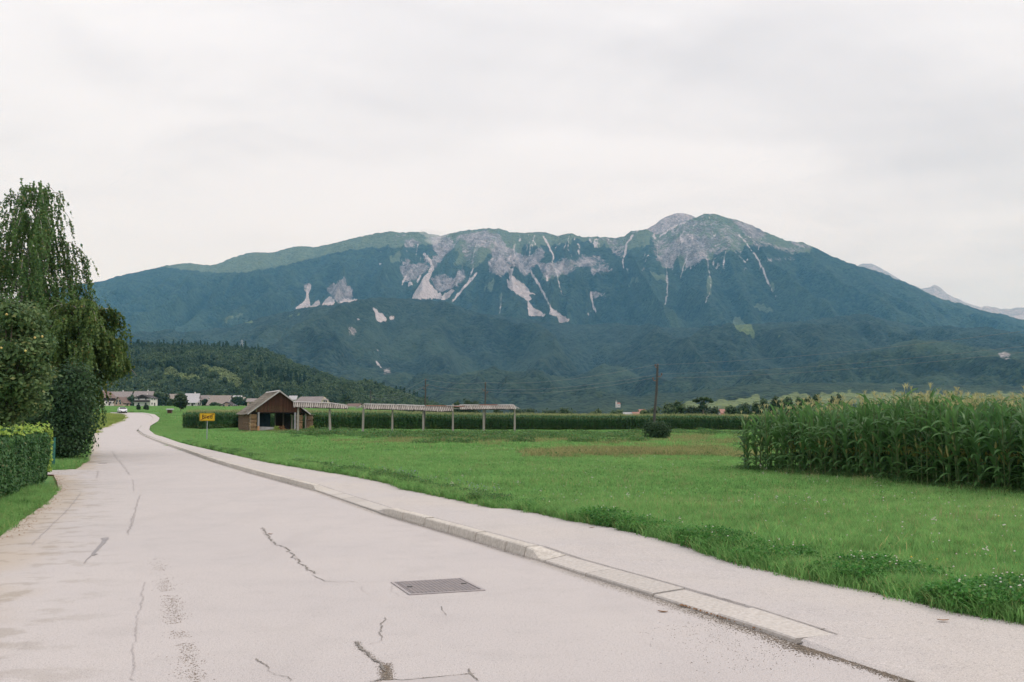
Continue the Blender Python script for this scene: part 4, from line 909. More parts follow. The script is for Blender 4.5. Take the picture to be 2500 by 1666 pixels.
# green gate at the end of the drive
gpos = gp(131, 1146, 0); gt = thing('garden_gate', 'green metal gate leaf just behind the end of the hedge', 'gate', (gpos[0], gpos[1], 0), R(126))
fb = MB()
for (c, sz) in [((0, 0, .5), (.06, .06, 1.08)), ((2.4, 0, .5), (.06, .06, 1.0)), ((1.2, 0, .92), (2.34, .035, .05)), ((1.2, 0, .12), (2.34, .035, .05))]: fb.box(c, sz)
fb.build('gate_frame', M['gate'], gt)
bm_ = MB().box((0, 0, .52), (.018, .018, .75)).mesh('bar', M['gate'])
for q in range(1, 20): o = link(bm_, 'bar', gt); o.location = (q * .12, 0, 0)
# round bush by the pole
bp = gp(1609, 1079.5); k_ = bp[1] / FPX
shrub('round_bush', 'round dark green bush at the foot of the leaning power pole', bp[0], bp[1] + .9, [(0, 0, .55, .78, .7, .62), (.2, .1, .95, .62, .6, .45), (-.45, 0, .8, .42, .5, .5), (.45, .1, .7, .42, .5, .5), (-.15, .2, 1.1, .45, .45, .3), (-.62, .1, 1.15, .22, .25, .35)], 5200, .075, 'dark_leaf', core=.72)

# ------------------------------------------------------------------ maize
def corn_leaf(rng, L=.78, wd=.085, up=1.05, droop=1.9, seg=6):
    """a blade leaving the stalk at the origin along +x, rising then arching over"""
    u = np.linspace(0, 1, seg + 1); ang = up - droop * u ** 1.25; ds = L / seg
    x = np.concatenate([[0], np.cumsum(np.cos(ang[:-1]) * ds)]); z = np.concatenate([[0], np.cumsum(np.sin(ang[:-1]) * ds)])
    y = rng.normal(0, .05) * u ** 2; w = wd * .5 * np.array([np.interp(v, [0, .12, .45, .8, 1], [.55, .9, 1, .6, .04]) for v in u])
    tw = rng.normal(0, .5) * u
    A = np.stack([x, y + w * np.cos(tw), z + w * np.sin(tw) + .012], 1); B = np.stack([x, y - w * np.cos(tw), z - w * np.sin(tw) + .012], 1); Cn = np.stack([x, y, z], 1)
    V = np.stack([A, Cn, B], 1).reshape(-1, 3)
    F = [(i * 3 + c, i * 3 + c + 1, i * 3 + c + 4, i * 3 + c + 3) for i in range(seg) for c in (0, 1)]
    return V, np.array(F)
rg = np.random.default_rng(41)
LEAFL = [corn_leaf(rg, L * .9, .086 * s_, u_ + .08, d_ * .9) for (L, s_, u_, d_) in [(.80, 1.1, 1.15, 2.3), (.72, 1.0, 1.0, 2.7), (.62, .95, 1.25, 1.5), (.85, 1.15, 1.05, 2.6), (.55, .85, .7, 2.6), (.50, .8, 1.3, 1.0)]]
LEAFM = [np_mesh('leaf', V, F, M['corn_leaf'], True) for V, F in LEAFL]
def tassel_mb():
    mb = MB(); mb.tube([(0, 0, 0), (0, 0, .30)], [.005, .003], 3, cap=False)
    for i in range(9):
        a = rg.uniform(0, TAU); r = rg.uniform(.05, .13); z0_ = rg.uniform(.04, .14)
        mb.tube([(0, 0, z0_), (r * .5 * math.cos(a), r * .5 * math.sin(a), z0_ + .11), (r * math.cos(a), r * math.sin(a), z0_ + .17)], [.004, .0055, .002], 3, cap=False)
    return mb
def plan(H):
    n = int(14 * H / 2.1 + .5); out = []; a0 = rg.uniform(0, TAU)
    for i in range(n):
        z = H * (.08 + .76 * i / (n - 1)); a = a0 + (i % 2) * math.pi + rg.normal(0, .35)
        li = rg.choice([1, 4]) if i < 4 else (rg.choice([0, 1, 3]) if i < n - 3 else rg.choice([2, 5, 2]))
        out.append((int(li), z, a, rg.uniform(.85, 1.12)))
    return out
STALK, PLANS, TASS, HS = [], [], [], [2.02, 2.1, 1.95, 2.06, 2.14, 1.98]
for H in HS:
    ln = rg.normal(0, .04, 2); mb = MB(); mb.tube([(0, 0, -.03), (ln[0] * .3, ln[1] * .3, H * .5), (ln[0], ln[1], H)], [.015, .012, .006], 5)
    STALK.append(mb.mesh('stalk', M['corn_stalk'], True)); PLANS.append(plan(H)); TASS.append((tassel_mb().mesh('tassel', M['tassel']), ln, H))
cb = MB(); cb.tube([(0, 0, 0), (.03, 0, .10), (.06, 0, .22), (.07, 0, .27)], [.012, .030, .024, .006], 6); COB = cb.mesh('cob', M['cob'], True)
def joined_leaves(pl, k0=0):
    mb = MB()
    for (li, z, a, s_) in pl[k0:]:
        V, F = LEAFL[li]; c, s2 = math.cos(a), math.sin(a); W_ = V * s_
        mb.add(np.stack([W_[:, 0] * c - W_[:, 1] * s2, W_[:, 0] * s2 + W_[:, 1] * c, W_[:, 2] + z], 1), F)
    return mb
JL = [joined_leaves(p).mesh('leaves', M['corn_leaf'], True) for p in PLANS]
FULL = []                      # whole plants for the mass behind
for i in range(6):
    mb = joined_leaves(PLANS[i]); fm0 = mb
    V0 = np.concatenate(mb.v); n0 = mb.n
    tb = tassel_mb()
    for k_, fl in tb.f.items():
        for q in fl: mb.f.setdefault(k_, []).append(q + mb.n); mb.fm.setdefault(k_, []).append(np.full(len(q), 1))
    mb.v.append(np.concatenate(tb.v) * (.75, .75, .56) + (0, 0, HS[i])); mb.n += tb.n
    mb.tube([(0, 0, -.03), (0, 0, HS[i])], [.014, .006], 4, 2, cap=False)
    FULL.append(mb.mesh('maize', [M['corn_leaf'], M['tassel'], M['corn_stalk']], True))
cc = gp(1813, 1160)[:2]; ce = gp(2500, 1221)[:2]; v1 = (ce - cc) / np.linalg.norm(ce - cc); v2 = np.array([-v1[1], v1[0]]); v2 = v2 if v2[0] > 0 else -v2
def corn_h(s, r): return (.76 + .22 * sstep(-.2, 4.0, s + r * .8)) * (1 + .07 * np.sin(s * 1.3) * np.sin(r * .9 + 1))
cnt = 0; spots = []
for row in range(6):
    for q in range(73):
        s = q * .17 + rg.normal(0, .03) - (0 if row else 0); s += rg.uniform(-.1, .1) if row == 0 else 0
        spots.append((s, row * .62 + rg.normal(0, .05)))
spots = [sp for sp in spots if sp[0] < 12.6]
near, rest = spots[:295], spots[295:]
gz = lambda X, Y: float(hp(Y)) * 0 + .08
for i, (s, r) in enumerate(near):
    p = cc + v1 * s + v2 * r; k = int(rg.integers(0, 6)); sc = float(corn_h(s, r)) * rg.uniform(.92, 1.06); a = rg.uniform(0, TAU)
    c = thing('maize_plant', 'tall green maize plant with arching leaves in the front rows of the near field', 'maize plant', (p[0], p[1], .05), a, 'maize plants in the front rows of the near field')
    c.scale = (sc ** .5, sc ** .5, sc); c.rotation_euler = (rg.normal(0, .035), rg.normal(0, .035), a)
    link(STALK[k], 'stalk', c)
    tm, ln, H = TASS[k]
    o = link(tm, 'tassel', c); o.location = (ln[0], ln[1], H); o.scale = (.75, .75, .56 / sc ** .5)
    if i < 60:
        for (li, z, aa, s_) in PLANS[k]: o = link(LEAFM[li], 'leaf', c); o.location = (0, 0, z); o.rotation_euler = (0, 0, aa); o.scale = (s_,) * 3
    else: link(JL[k], 'leaves', c)
    if rg.uniform() < .5: o = link(COB, 'cob', c); o.location = (0, 0, H * rg.uniform(.40, .5)); o.rotation_euler = (0, 0, rg.uniform(0, TAU))
RS = [(s, r) for (s, r) in rest]
for row in range(6, 34):
    for q in range(52): RS.append((q * .24 + rg.normal(0, .05), row * .62 + rg.normal(0, .05)))
RS = np.array(RS); n = len(RS); P = cc + RS[:, :1] * v1 + RS[:, 1:] * v2
sz = corn_h(RS[:, 0], RS[:, 1]) * rg.uniform(.92, 1.06, n)
scatter('maize_field', FULL, np.column_stack([P, np.full(n, .05)]), rotz(rg, n, .04), np.column_stack([sz ** .5, sz ** .5, sz]), rg.integers(0, 6, n))
# far maize field behind the barn and the hayrack
def low_corn(rng, H=2.35):
    mb = MB(); n = 16; V, F = [], []
    for i in range(n):
        L = rng.uniform(.45, .75); z = H * (.08 + .75 * i / n); a = rng.uniform(0, TAU); u_ = rng.uniform(.6, 1.2); w = .055
        pts = [(0, z), (L * .45 * math.cos(u_), z + L * .45 * math.sin(u_)), (L * .8, z + L * .3 * math.sin(u_) - .05)]
        c, s_ = math.cos(a), math.sin(a)
        vs = [(-s_ * w * .6, c * w * .6, pts[0][1]), (s_ * w * .6, -c * w * .6, pts[0][1]), (pts[1][0] * c + s_ * w, pts[1][0] * s_ - c * w, pts[1][1]), (pts[1][0] * c - s_ * w, pts[1][0] * s_ + c * w, pts[1][1]), (pts[2][0] * c, pts[2][0] * s_, pts[2][1])]
        mb.add(vs, [(0, 1, 2, 3)], 0); mb.add(vs, [(3, 2, 4)], 0)
    for i in range(5):
        a = rng.uniform(0, TAU); r = .12; mb.add([(-.012, 0, H * .93), (.012, 0, H * .93), (r * math.cos(a), r * math.sin(a), H * 1.02 + rng.uniform(0, .1))], [(0, 1, 2)], 1)
    mb.tube([(0, 0, 0), (0, 0, H * .95)], [.02, .008], 3, 2, cap=False)
    return mb.mesh('maize_far', [M['corn_far'], M['tassel_far'], M['corn_stalk']])
FAR = [low_corn(rg) for _ in range(5)]
fl = gp(447, 1047)[:2]; fr_ = np.array([95.0, 150.0]); edge = []
fpx = [(447, 1047.2), (503, 1049), (545, 1045), (580, 1045.5), (640, 1047), (700, 1049), (760, 1050)]
fe = np.array([gp(*p)[:2] for p in fpx]); fe = np.vstack([fe, [(-10, 146), (20, 145), (60, 143.5), (110, 142)]]); fe = resamp(fe, .22)
P = []
for q in range(20):
    dd = q * .78
    if q < 9: sub = fe
    else: sub = fe[::2]
    P.append(sub + rg.normal(0, .07, sub.shape) + (0, dd))
P = np.concatenate(P)
n2 = 9000; X = rg.uniform(-62, 110, n2); Yb = np.interp(X, fe[:, 0], fe[:, 1]); Pd = np.stack([X, Yb + 15.6 + rg.uniform(0, 1, n2) ** 1.2 * 45], 1)
Pd[:, 0] *= (Pd[:, 1] / 150)
P = np.vstack([P, Pd]); dpt = P[:, 1] - np.interp(P[:, 0], fe[:, 0], fe[:, 1]); kf = (P[:, 0] / P[:, 1] > (447 - 1250) / FPX) & (dpt < np.interp(P[:, 0] / P[:, 1], [-.20, -.10, .0], [11, 14, 80])); P = P[kf]; n = len(P); hs = (.97 + .12 * (fbm(P[:, 0] / 9, P[:, 1] / 9, 5) - .5)) * np.interp(P[:, 0], [-60, -50, 0, 40, 110], [1.06, 1.10, 1.08, .96, .92]) * rg.uniform(.93, 1.07, n)
w_ = np.where(dpt[kf] > 15.5, 1.5, 1.15)
scatter('far_maize_field', FAR, np.column_stack([P, zt(P[:, 0], P[:, 1]) - .05]), rotz(rg, n, .04), np.column_stack([w_, w_, hs]), rg.integers(0, 5, n))
# canopy of the deep part of that field
gx = np.linspace(-2, 110, 180); gy = np.linspace(7, 62, 40); CX, CY = np.meshgrid(gx, gy); CY = np.interp(CX, fe[:, 0], fe[:, 1]) + CY; CX = CX * np.maximum(1, CY / 150)
CZ = zt(CX, CY) + 1.75 + .25 * rg.uniform(-1, 1, CX.shape)
tag(link(np_mesh('maize_canopy', np.stack([CX, CY, CZ], 2).reshape(-1, 3), gridfaces(40, 180), M['corn_top']), 'maize_canopy'), kind='stuff')

# ------------------------------------------------------------------ grass and herbs
def tuft(rng, size, nbl, hmin, hmax, wd, mat, leafy=0, lmat=None, bend=.5, lsz=.02, lh=.12):
    n = nbl; bx = rng.uniform(-size / 2, size / 2, n); by = rng.uniform(-size / 2, size / 2, n); h = rng.uniform(hmin, hmax, n)
    a = rng.uniform(0, TAU, n); l = h * rng.uniform(.1, bend, n); fa = rng.uniform(0, TAU, n); w = wd * rng.uniform(.6, 1.3, n)
    ca, sa = np.cos(fa) * w / 2, np.sin(fa) * w / 2
    b0 = np.stack([bx - ca, by - sa, np.zeros(n)], 1); b1 = np.stack([bx + ca, by + sa, np.zeros(n)], 1)
    mx, my = bx + np.cos(a) * l * .35, by + np.sin(a) * l * .35
    m0 = np.stack([mx - ca * .8, my - sa * .8, h * .6], 1); m1 = np.stack([mx + ca * .8, my + sa * .8, h * .6], 1); tp = np.stack([bx + np.cos(a) * l, by + np.sin(a) * l, h], 1)
    V = np.stack([b0, b1, m1, m0, tp], 1).reshape(-1, 3); o = np.arange(n)[:, None] * 5
    mb = MB(); mb.add(V, o + np.array([0, 1, 2, 3]), 0); mb.f.setdefault(3, []).append(o + np.array([3, 2, 4])); mb.fm.setdefault(3, []).append(np.zeros(n, int))
    if leafy:
        C = np.stack([rng.uniform(-size / 2, size / 2, leafy), rng.uniform(-size / 2, size / 2, leafy), rng.uniform(.01, lh, leafy) ], 1)
        V, F = leaves_at(C, np.tile((0, 0, 1.0), (leafy, 1)), lsz, rng, 1.2, True, .5); mb.add(V, F, 1)
    return mb.mesh('tuft', [M[mat], M[lmat or 'clover']])
rg = np.random.default_rng(51)
FR = 1250 / FPX * 1.38
def field_pts(y0, y1, n, cond, fr=FR, pw=1.0):
    Y = y0 + (y1 - y0) * rg.uniform(0, 1, n) ** pw; X = rg.uniform(-1, 1, n) * Y * fr + rg.uniform(-1.5, 1.5, n)
    k = cond(X, Y); return np.stack([X[k], Y[k]], 1)
corn_in = lambda X, Y: ((X - cc[0]) * v1[0] + (Y - cc[1]) * v1[1] > .1) & ((X - cc[0]) * v2[0] + (Y - cc[1]) * v2[1] > .2)
isR = lambda X, Y, o=.12: (X > EX(Y) + o * (1 + np.clip(Y - 20, 0, 60) / 90)) & ~corn_in(X, Y)
def put(name, protos, P, sc0, sc1, dz=0.0, tilt=.05):
    n = len(P); s = rg.uniform(sc0, sc1, n); X, Y = P[:, 0], P[:, 1]
    z = zt(X, Y) + np.where((Y < 100) & (X > EX(np.minimum(Y, 99)) - .1), hp(Y) - .02, np.interp(Y, [0, 60, 120], [-.03, -.045, -.09])) + dz
    z += np.where((Y > 25) & (Y < 100) & (X > EX(np.minimum(Y, 99))), .10 * (fbm(X / 5, Y / 5, 19, 3) - .5) * sstep(25, 40, Y), 0)
    return scatter(name, protos, np.column_stack([P, z]), rotz(rg, n, tilt), np.column_stack([s, s, s * rg.uniform(.85, 1.15, n)]), rg.integers(0, len(protos), n))
T_near = [tuft(rg, .42, 230, .03, .15, .006, 'grass', 60, 'clover', .8, .017, .07) for _ in range(5)]
T_mid = [tuft(rg, .9, 300, .05, .13, .012, 'grass', 60, 'clover', .8, .03, .08) for _ in range(4)]
T_far = [tuft(rg, 2.0, 420, .06, .16, .028, 'grass', 60, 'clover', .7, .06, .10) for _ in range(4)]
T_edge = [tuft(rg, .36, 190, .08, .22, .007, 'grass', 60, 'clover', 1.0, .024, .14) for _ in range(4)]
put('meadow_grass', T_near, field_pts(4, 20, 12500, isR), .85, 1.15)
put('meadow_grass_further', T_mid, field_pts(19, 48, 12500, lambda X, Y: isR(X, Y, .5), pw=.9), .9, 1.2)
put('meadow_grass_distant', T_far, field_pts(46, 150, 13500, lambda X, Y: ((Y < 100) & isR(X, np.minimum(Y, 99), 1.15)) | ((Y >= 100) & (X / Y > -.345)), pw=.8), .9, 1.2)
# tall edge along the pavement
Ei = Edense[(Edense[:, 1] > 4) & (Edense[:, 1] < 100)]; q = rg.integers(0, len(Ei), 5200)
dE = np.gradient(Edense, axis=0); dE /= np.linalg.norm(dE, axis=1)[:, None] + 1e-9
o0 = int(np.argmax(Edense[:, 1] > 4)); nE = np.stack([dE[:, 1], -dE[:, 0]], 1)[(Edense[:, 1] > 4) & (Edense[:, 1] < 100)]
off = rg.uniform(.10, .5, len(q))[:, None] + .10 * (fbm(Ei[q, 0:1] * 2, Ei[q, 1:2] * 2, 3) - .5)
off = off + (rg.uniform(0, 1.5, len(q)) * (Ei[q, 1] > 38))[:, None]
sc_e = np.where(Ei[q, 1] > 38, 0, 0)
put('verge_grass', T_edge, Ei[q] + nE[q] * off, .7, 1.1)
wl_ = np.array([gp(x, y, .05)[:2] for x, y in [(401, 1069), (368, 1056), (361, 1047), (375, 1037), (391, 1027), (387, 1020), (372, 1012.6), (352, 1010.4), (480, 1010.4), (480, 1069)]])
Yb_ = rg.uniform(84, 245, 30000); Xb_ = -Yb_ * rg.uniform(.31, .37, 30000); kb_ = inpoly(Xb_ - .35, Yb_, [tuple(p) for p in wl_]) & inpoly(Xb_, Yb_ + .5, [tuple(p) for p in wl_]) & inpoly(Xb_, Yb_ - .5, [tuple(p) for p in wl_])
T_bend = [tuft(rg, 1.0, 170, .05, .14, .02, 'grass', 20, 'clover', .7, .04, .1) for _ in range(3)]
put('grass_by_the_bend', T_bend, np.stack([Xb_[kb_], Yb_[kb_]], 1), .9, 1.1, dz=.06)
# leafy clumps of clover and other herbs by the pavement
T_clov = [tuft(rg, .42, 25, .1, .24, .007, 'grass', 620, 'clover', .8, .026, .20) for _ in range(4)]
T_weed = [tuft(rg, .42, 20, .1, .26, .007, 'grass', 420, 'weed', .8, .03, .24) for _ in range(3)]
def edge_pts(x0, x1, n, w0, w1):
    e0, e1 = [int(np.argmin(np.hypot(*(Edense - gp(x, np.interp(x, [p[0] for p in Epx[:26]][::-1], [p[1] for p in Epx[:26]][::-1]), .05)[:2]).T))) for x in (x0, x1)]
    a_, b_ = min(e0, e1), max(e0, e1) + 1; q_ = rg.integers(a_, b_, n); N_ = np.stack([dE[:, 1], -dE[:, 0]], 1)
    return Edense[q_] + N_[q_] * rg.uniform(w0, w1, (n, 1))
cl = np.vstack([edge_pts(*a_) for a_ in [(1640, 1740, 30, .15, .55), (1760, 1840, 26, .15, .6), (1955, 2090, 80, .2, .9), (2260, 2700, 230, .2, 1.15), (1400, 1640, 40, .12, .4), (1200, 1300, 14, .12, .4)]])
put('clover_clumps', T_clov, cl, .7, 1.1)
wd_ = np.vstack([edge_pts(*a_) for a_ in [(850, 1000, 46, .15, .6), (720, 850, 26, .15, .6), (1000, 1190, 44, .12, .45), (520, 660, 22, .1, .5), (440, 520, 12, .1, .5)]])
put('roadside_weeds', T_weed, wd_, .55, 1.0)
# weeds, brown patches further out, given by where they lie in the photograph's ground plane
def zone(px0, px1, py0, py1, n, poly=None):
    out = []
    A = gp((px0 + px1) / 2, py0)[1]; B = gp((px0 + px1) / 2, py1)[1]
    Y = rg.uniform(min(A, B), max(A, B), n * 3); x = rg.uniform(px0, px1, n * 3); X = (x - 1250) / FPX * Y * 1.003
    Y = Y + rg.normal(0, .22 * abs(B - A) + .3, len(Y)); P = np.stack([X, Y], 1); P = P[fbm(P[:, 0] / 3.2, P[:, 1] / 1.6, int(px0) % 97, 3) > .47][:n]; return P
T_wf = [tuft(rg, 1.4, 120, .1, .5, .03, 'weed', 240, 'weed', .8, .10, .42) for _ in range(4)]
T_br = [tuft(rg, 1.6, 260, .12, .38, .022, 'grass_b', 50, 'weed', .8, .06, .25) for _ in range(3)]
T_ye = [tuft(rg, 2.2, 420, .2, .5, .035, 'grass_y', 30, 'clover', .8, .08, .3) for _ in range(3)]
put('field_weeds', T_wf, np.vstack([zone(720, 1560, 1060, 1074, 170), zone(930, 1300, 1062, 1080, 110), zone(1200, 1560, 1066, 1086, 80), zone(1000, 1250, 1080, 1092, 10), zone(740, 860, 1052, 1062, 40), zone(1560, 1800, 1052, 1068, 60)]), .6, 1.2)
put('brown_field_strip', T_br, np.vstack([zone(1440, 1800, 1110, 1126, 90), zone(1290, 1480, 1110, 1126, 30), zone(860, 1500, 1078, 1094, 90), zone(1500, 1800, 1066, 1090, 110), zone(640, 780, 1050, 1060, 60)]), .6, 1.1)
put('maize_foot_weeds', T_weed, np.array([cc + v1 * rg.uniform(-.2, 12.5) + v2 * rg.uniform(-.35, .05) for _ in range(110)]), .4, 1.0)
# grass left of the road: verge under the hedge, at the shrub, and the fields
lv = []
for _ in range(1500):
    Y = rg.uniform(8, 23.6); X = LX(Y) if Y > 13.9 else np.interp(Y, [7.5, 13.9], [-4.7, LX(13.9)])
    lv.append((X - rg.uniform(.10, 2.6), Y))
lv = np.array(lv); put('verge_grass_left', T_edge, lv, .6, 1.0)
a = gp(158, 1150)[:2]; b = gp(212, 1125)[:2]; lv2 = np.array([a + (b - a) * rg.uniform(0, 1) + np.array((-.9, .45)) * rg.uniform(.1, 3.4) for _ in range(420)])
c1 = [gp(x, y)[:2] for x, y in [(212, 1125), (216, 1102), (222, 1082), (224, 1061)]]
lv3 = np.array([c1[i] + (c1[i + 1] - c1[i]) * rg.uniform() + np.array((-1, 0)) * rg.uniform(.1, 2.5) for i in range(3) for _ in range(220)])
put('verge_grass_by_shrub', T_edge, np.vstack([lv2, lv3]), .8, 1.5)
Lall = np.array([gp(*p)[:2] for p in Lpx[12:]])
def leftfield(X, Y):
    poly = [tuple(p) for p in Lall] + [(-130, Lall[-1][1]), (-130, 90), (Lall[0][0] - 5, 80)]
    return inpoly(X, Y, poly)
Y = rg.uniform(88, 236, 6000); X = rg.uniform(-115, -30, 6000); kk_ = leftfield(X + .5, Y); put('yellow_field_grass', T_ye, np.stack([X[kk_], Y[kk_]], 1), .8, 1.2)
# fields beyond the bend, up to the village
Y = rg.uniform(150, 560, 11000); X = -Y * rg.uniform(.08, .47, 11000); pxx = 1250 + FPX * X / Y
ok = (Y > 262) | ((pxx > 412) & (Y > 170))
fa = [tuft(rg, 3, 420, .2, .4, .06, 'grass', 0, None, .7) for _ in range(3)]
put('village_field_grass', fa, np.stack([X[ok], Y[ok]], 1), .8, 1.2)
Y = rg.uniform(120, 165, 500); X = rg.uniform(-62, -45, 500)
T_seed = [tuft(rg, .5, 26, .16, .34, .006, 'straw', 0, None, .6) for _ in range(3)]
sh_ = field_pts(6, 60, 5200, lambda X, Y: isR(X, Y, .3)); sh_ = sh_[fbm(sh_[:, 0] / 4, sh_[:, 1] / 4, 33, 3) > .48]
put('seed_heads', T_seed, sh_[::2], .5, .95)
T_lush = [tuft(rg, .7, 150, .10, .24, .012, 'grass', 30, 'clover', .9, .03, .12) for _ in range(3)]
lu = field_pts(6, 60, 3000, lambda X, Y: isR(X, Y, .5)); lu = lu[fbm(lu[:, 0] / 3, lu[:, 1] / 3, 43, 3) > .55]
put('taller_grass_clumps', T_lush, lu, .6, 1.1)
# flowers
def flower(mat, n, rad, h, up):
    up *= .72
    mb = MB()
    for _ in range(n):
        a = rg.uniform(0, TAU); r = rg.uniform(0, rad); zz_ = h * rg.uniform(.8, 1.1); x, y = r * math.cos(a), r * math.sin(a); s = up * rg.uniform(.7, 1.2)
        mb.add([(x - s, y, zz_), (x, y - s, zz_ + s * .3), (x + s, y, zz_), (x, y + s, zz_ + s * .3), (x, y, zz_ + s * .9)], [(0, 1, 4), (1, 2, 4), (2, 3, 4), (3, 0, 4)], 0)
    mb.tube([(0, 0, 0), (0, 0, h * .9)], [.002, .002], 3, 1, cap=False)
    return mb.mesh('flower', [M[mat], M['grass']])
FLW = [flower('petal_w', 1, .0, .13, .013), flower('petal_w', 1, .0, .10, .011), flower('petal_w', 7, .03, .2, .012), flower('petal_y', 1, 0, .13, .014)]
P = field_pts(5, 45, 6500, isR, pw=.8); m = fbm(P[:, 0] / 2.5, P[:, 1] / 2.5, 91) > .46; P = P[m]; n = len(P)
scatter('meadow_flowers', FLW, np.column_stack([P, hp(P[:, 1]) - .02]), rotz(rg, n, .1), np.ones((n, 3)) * rg.uniform(.6, 1.6, (n, 1)), rg.choice(4, n, p=[.5, .36, .04, .10]))
P = np.vstack([field_pts(40, 120, 420, isR, pw=.7), zone(1180, 1560, 1062, 1086, 60), zone(1780, 1900, 1052, 1058, 20)]); n = len(P)
scatter('distant_flowers', [flower('petal_w', 4, .08, .25, .016)], np.column_stack([P, np.full(n, .02)]), rotz(rg, n, .1), np.ones((n, 3)) * rg.uniform(.6, 1.3, (n, 1)), np.zeros(n))
cl2 = np.array(cl)[::5] + rg.normal(0, .1, (len(cl[::5]), 2)); n = len(cl2)
scatter('clover_heads', [FLW[0]], np.column_stack([cl2, hp(cl2[:, 1]) + .06]), rotz(rg, n, .1), np.ones((n, 3)) * 1.2, np.zeros(n))
pw_ = wd_[::3] + rg.normal(0, .1, (len(wd_[::3]), 2)); n = len(pw_)
scatter('blue_roadside_flowers', [flower('petal_p', 3, .08, .3, .016)], np.column_stack([pw_, hp(pw_[:, 1])]), rotz(rg, n, .1), np.ones((n, 3)), np.zeros(n))
yfm = MB()
for (s_, c_) in ((.022, 0),): yfm.add([(-s_, 0, 0), (0, -s_, .004), (s_, 0, 0), (0, s_, .004), (0, 0, .012)], [(0, 1, 4), (1, 2, 4), (2, 3, 4), (3, 0, 4)])
yme = yfm.mesh('flower_head', M['petal_y'])
yst = MB().tube([(0, 0, 0), (0, 0, .34)], [.003, .002], 4).mesh('stem', M['grass'])
for i, (fx, fy) in enumerate([(903, 1143), (917, 1134), (928, 1137), (938, 1144), (904, 1152), (916, 1141)]):
    q = gp(915, 1172); k = q[1] + .6 + .1 * i; p = at(fx, fy, k); lab = ['leftmost upper yellow flower of the little group at the pavement edge', 'highest yellow flower of the little group at the pavement edge', 'yellow flower second from the right in the little group by the pavement', 'rightmost and largest yellow flower of the little group by the pavement', 'lowest yellow flower of the little group at the pavement edge', 'yellow flower in the middle of the little group by the pavement'][i]
    t_ = thing('yellow_flower', lab, 'flower', (p[0], k, p[2] - .34), 0, 'yellow flowers at the pavement edge')
    o = link(yme, 'flower_head', t_); o.location = (0, 0, .34); link(yst, 'stem', t_)

# ------------------------------------------------------------------ marks and repairs on the road
def ribbon(name, pts, w0, w1, mat, z=.004, jit=.03, step=.05, seed=0, dz=0, rag=.5, parent=None):
    rgn = np.random.default_rng(seed); W_ = np.array([gp(*p, dz)[:2] for p in pts]); Q = resamp(W_, step)
    if len(Q) < 3: return
    T = np.gradient(Q, axis=0); T /= np.linalg.norm(T, axis=1)[:, None] + 1e-9; N = np.stack([T[:, 1], -T[:, 0]], 1)
    s = np.arange(len(Q)) * step
    Q = Q + N * ((fbm(s * 4, s * 0 + seed, seed, 4) - .5) * 2 * jit + (fbm(s * 22, s * 0 + seed, seed + 7, 3) - .5) * min(jit, .03) * 1.6)[:, None]
    w = (.62 if mat == 'crack' else .42 if mat == 'crack_faint' else .8) * np.linspace(w0, w1, len(Q)) * np.clip(1 - rag + rag * 2.6 * (fbm(s * 16, s * 0 + seed, seed + 3, 4) - .12), .04, 3); w[0] = w[-1] = .001
    V = np.concatenate([np.column_stack([Q - N * w[:, None] / 2, np.full(len(Q), z + dz)]), np.column_stack([Q + N * w[:, None] / 2, np.full(len(Q), z + dz)])])
    n = len(Q); i = np.arange(n - 1); F = np.stack([i, i + n, i + n + 1, i + 1], 1)
    return tag(link(np_mesh(name, V, F, M[mat]), name), kind='structure')
def Z5(*p): return [(x / 3.361 + 600, y / 3.361 + 1250) for x, y in p]
def Z3a(*p): return [(x / 3.92, y / 3.92 + 1000) for x, y in p]
def Z4g(*p): return [(x / 3.361, y / 3.361 + 1250) for x, y in p]
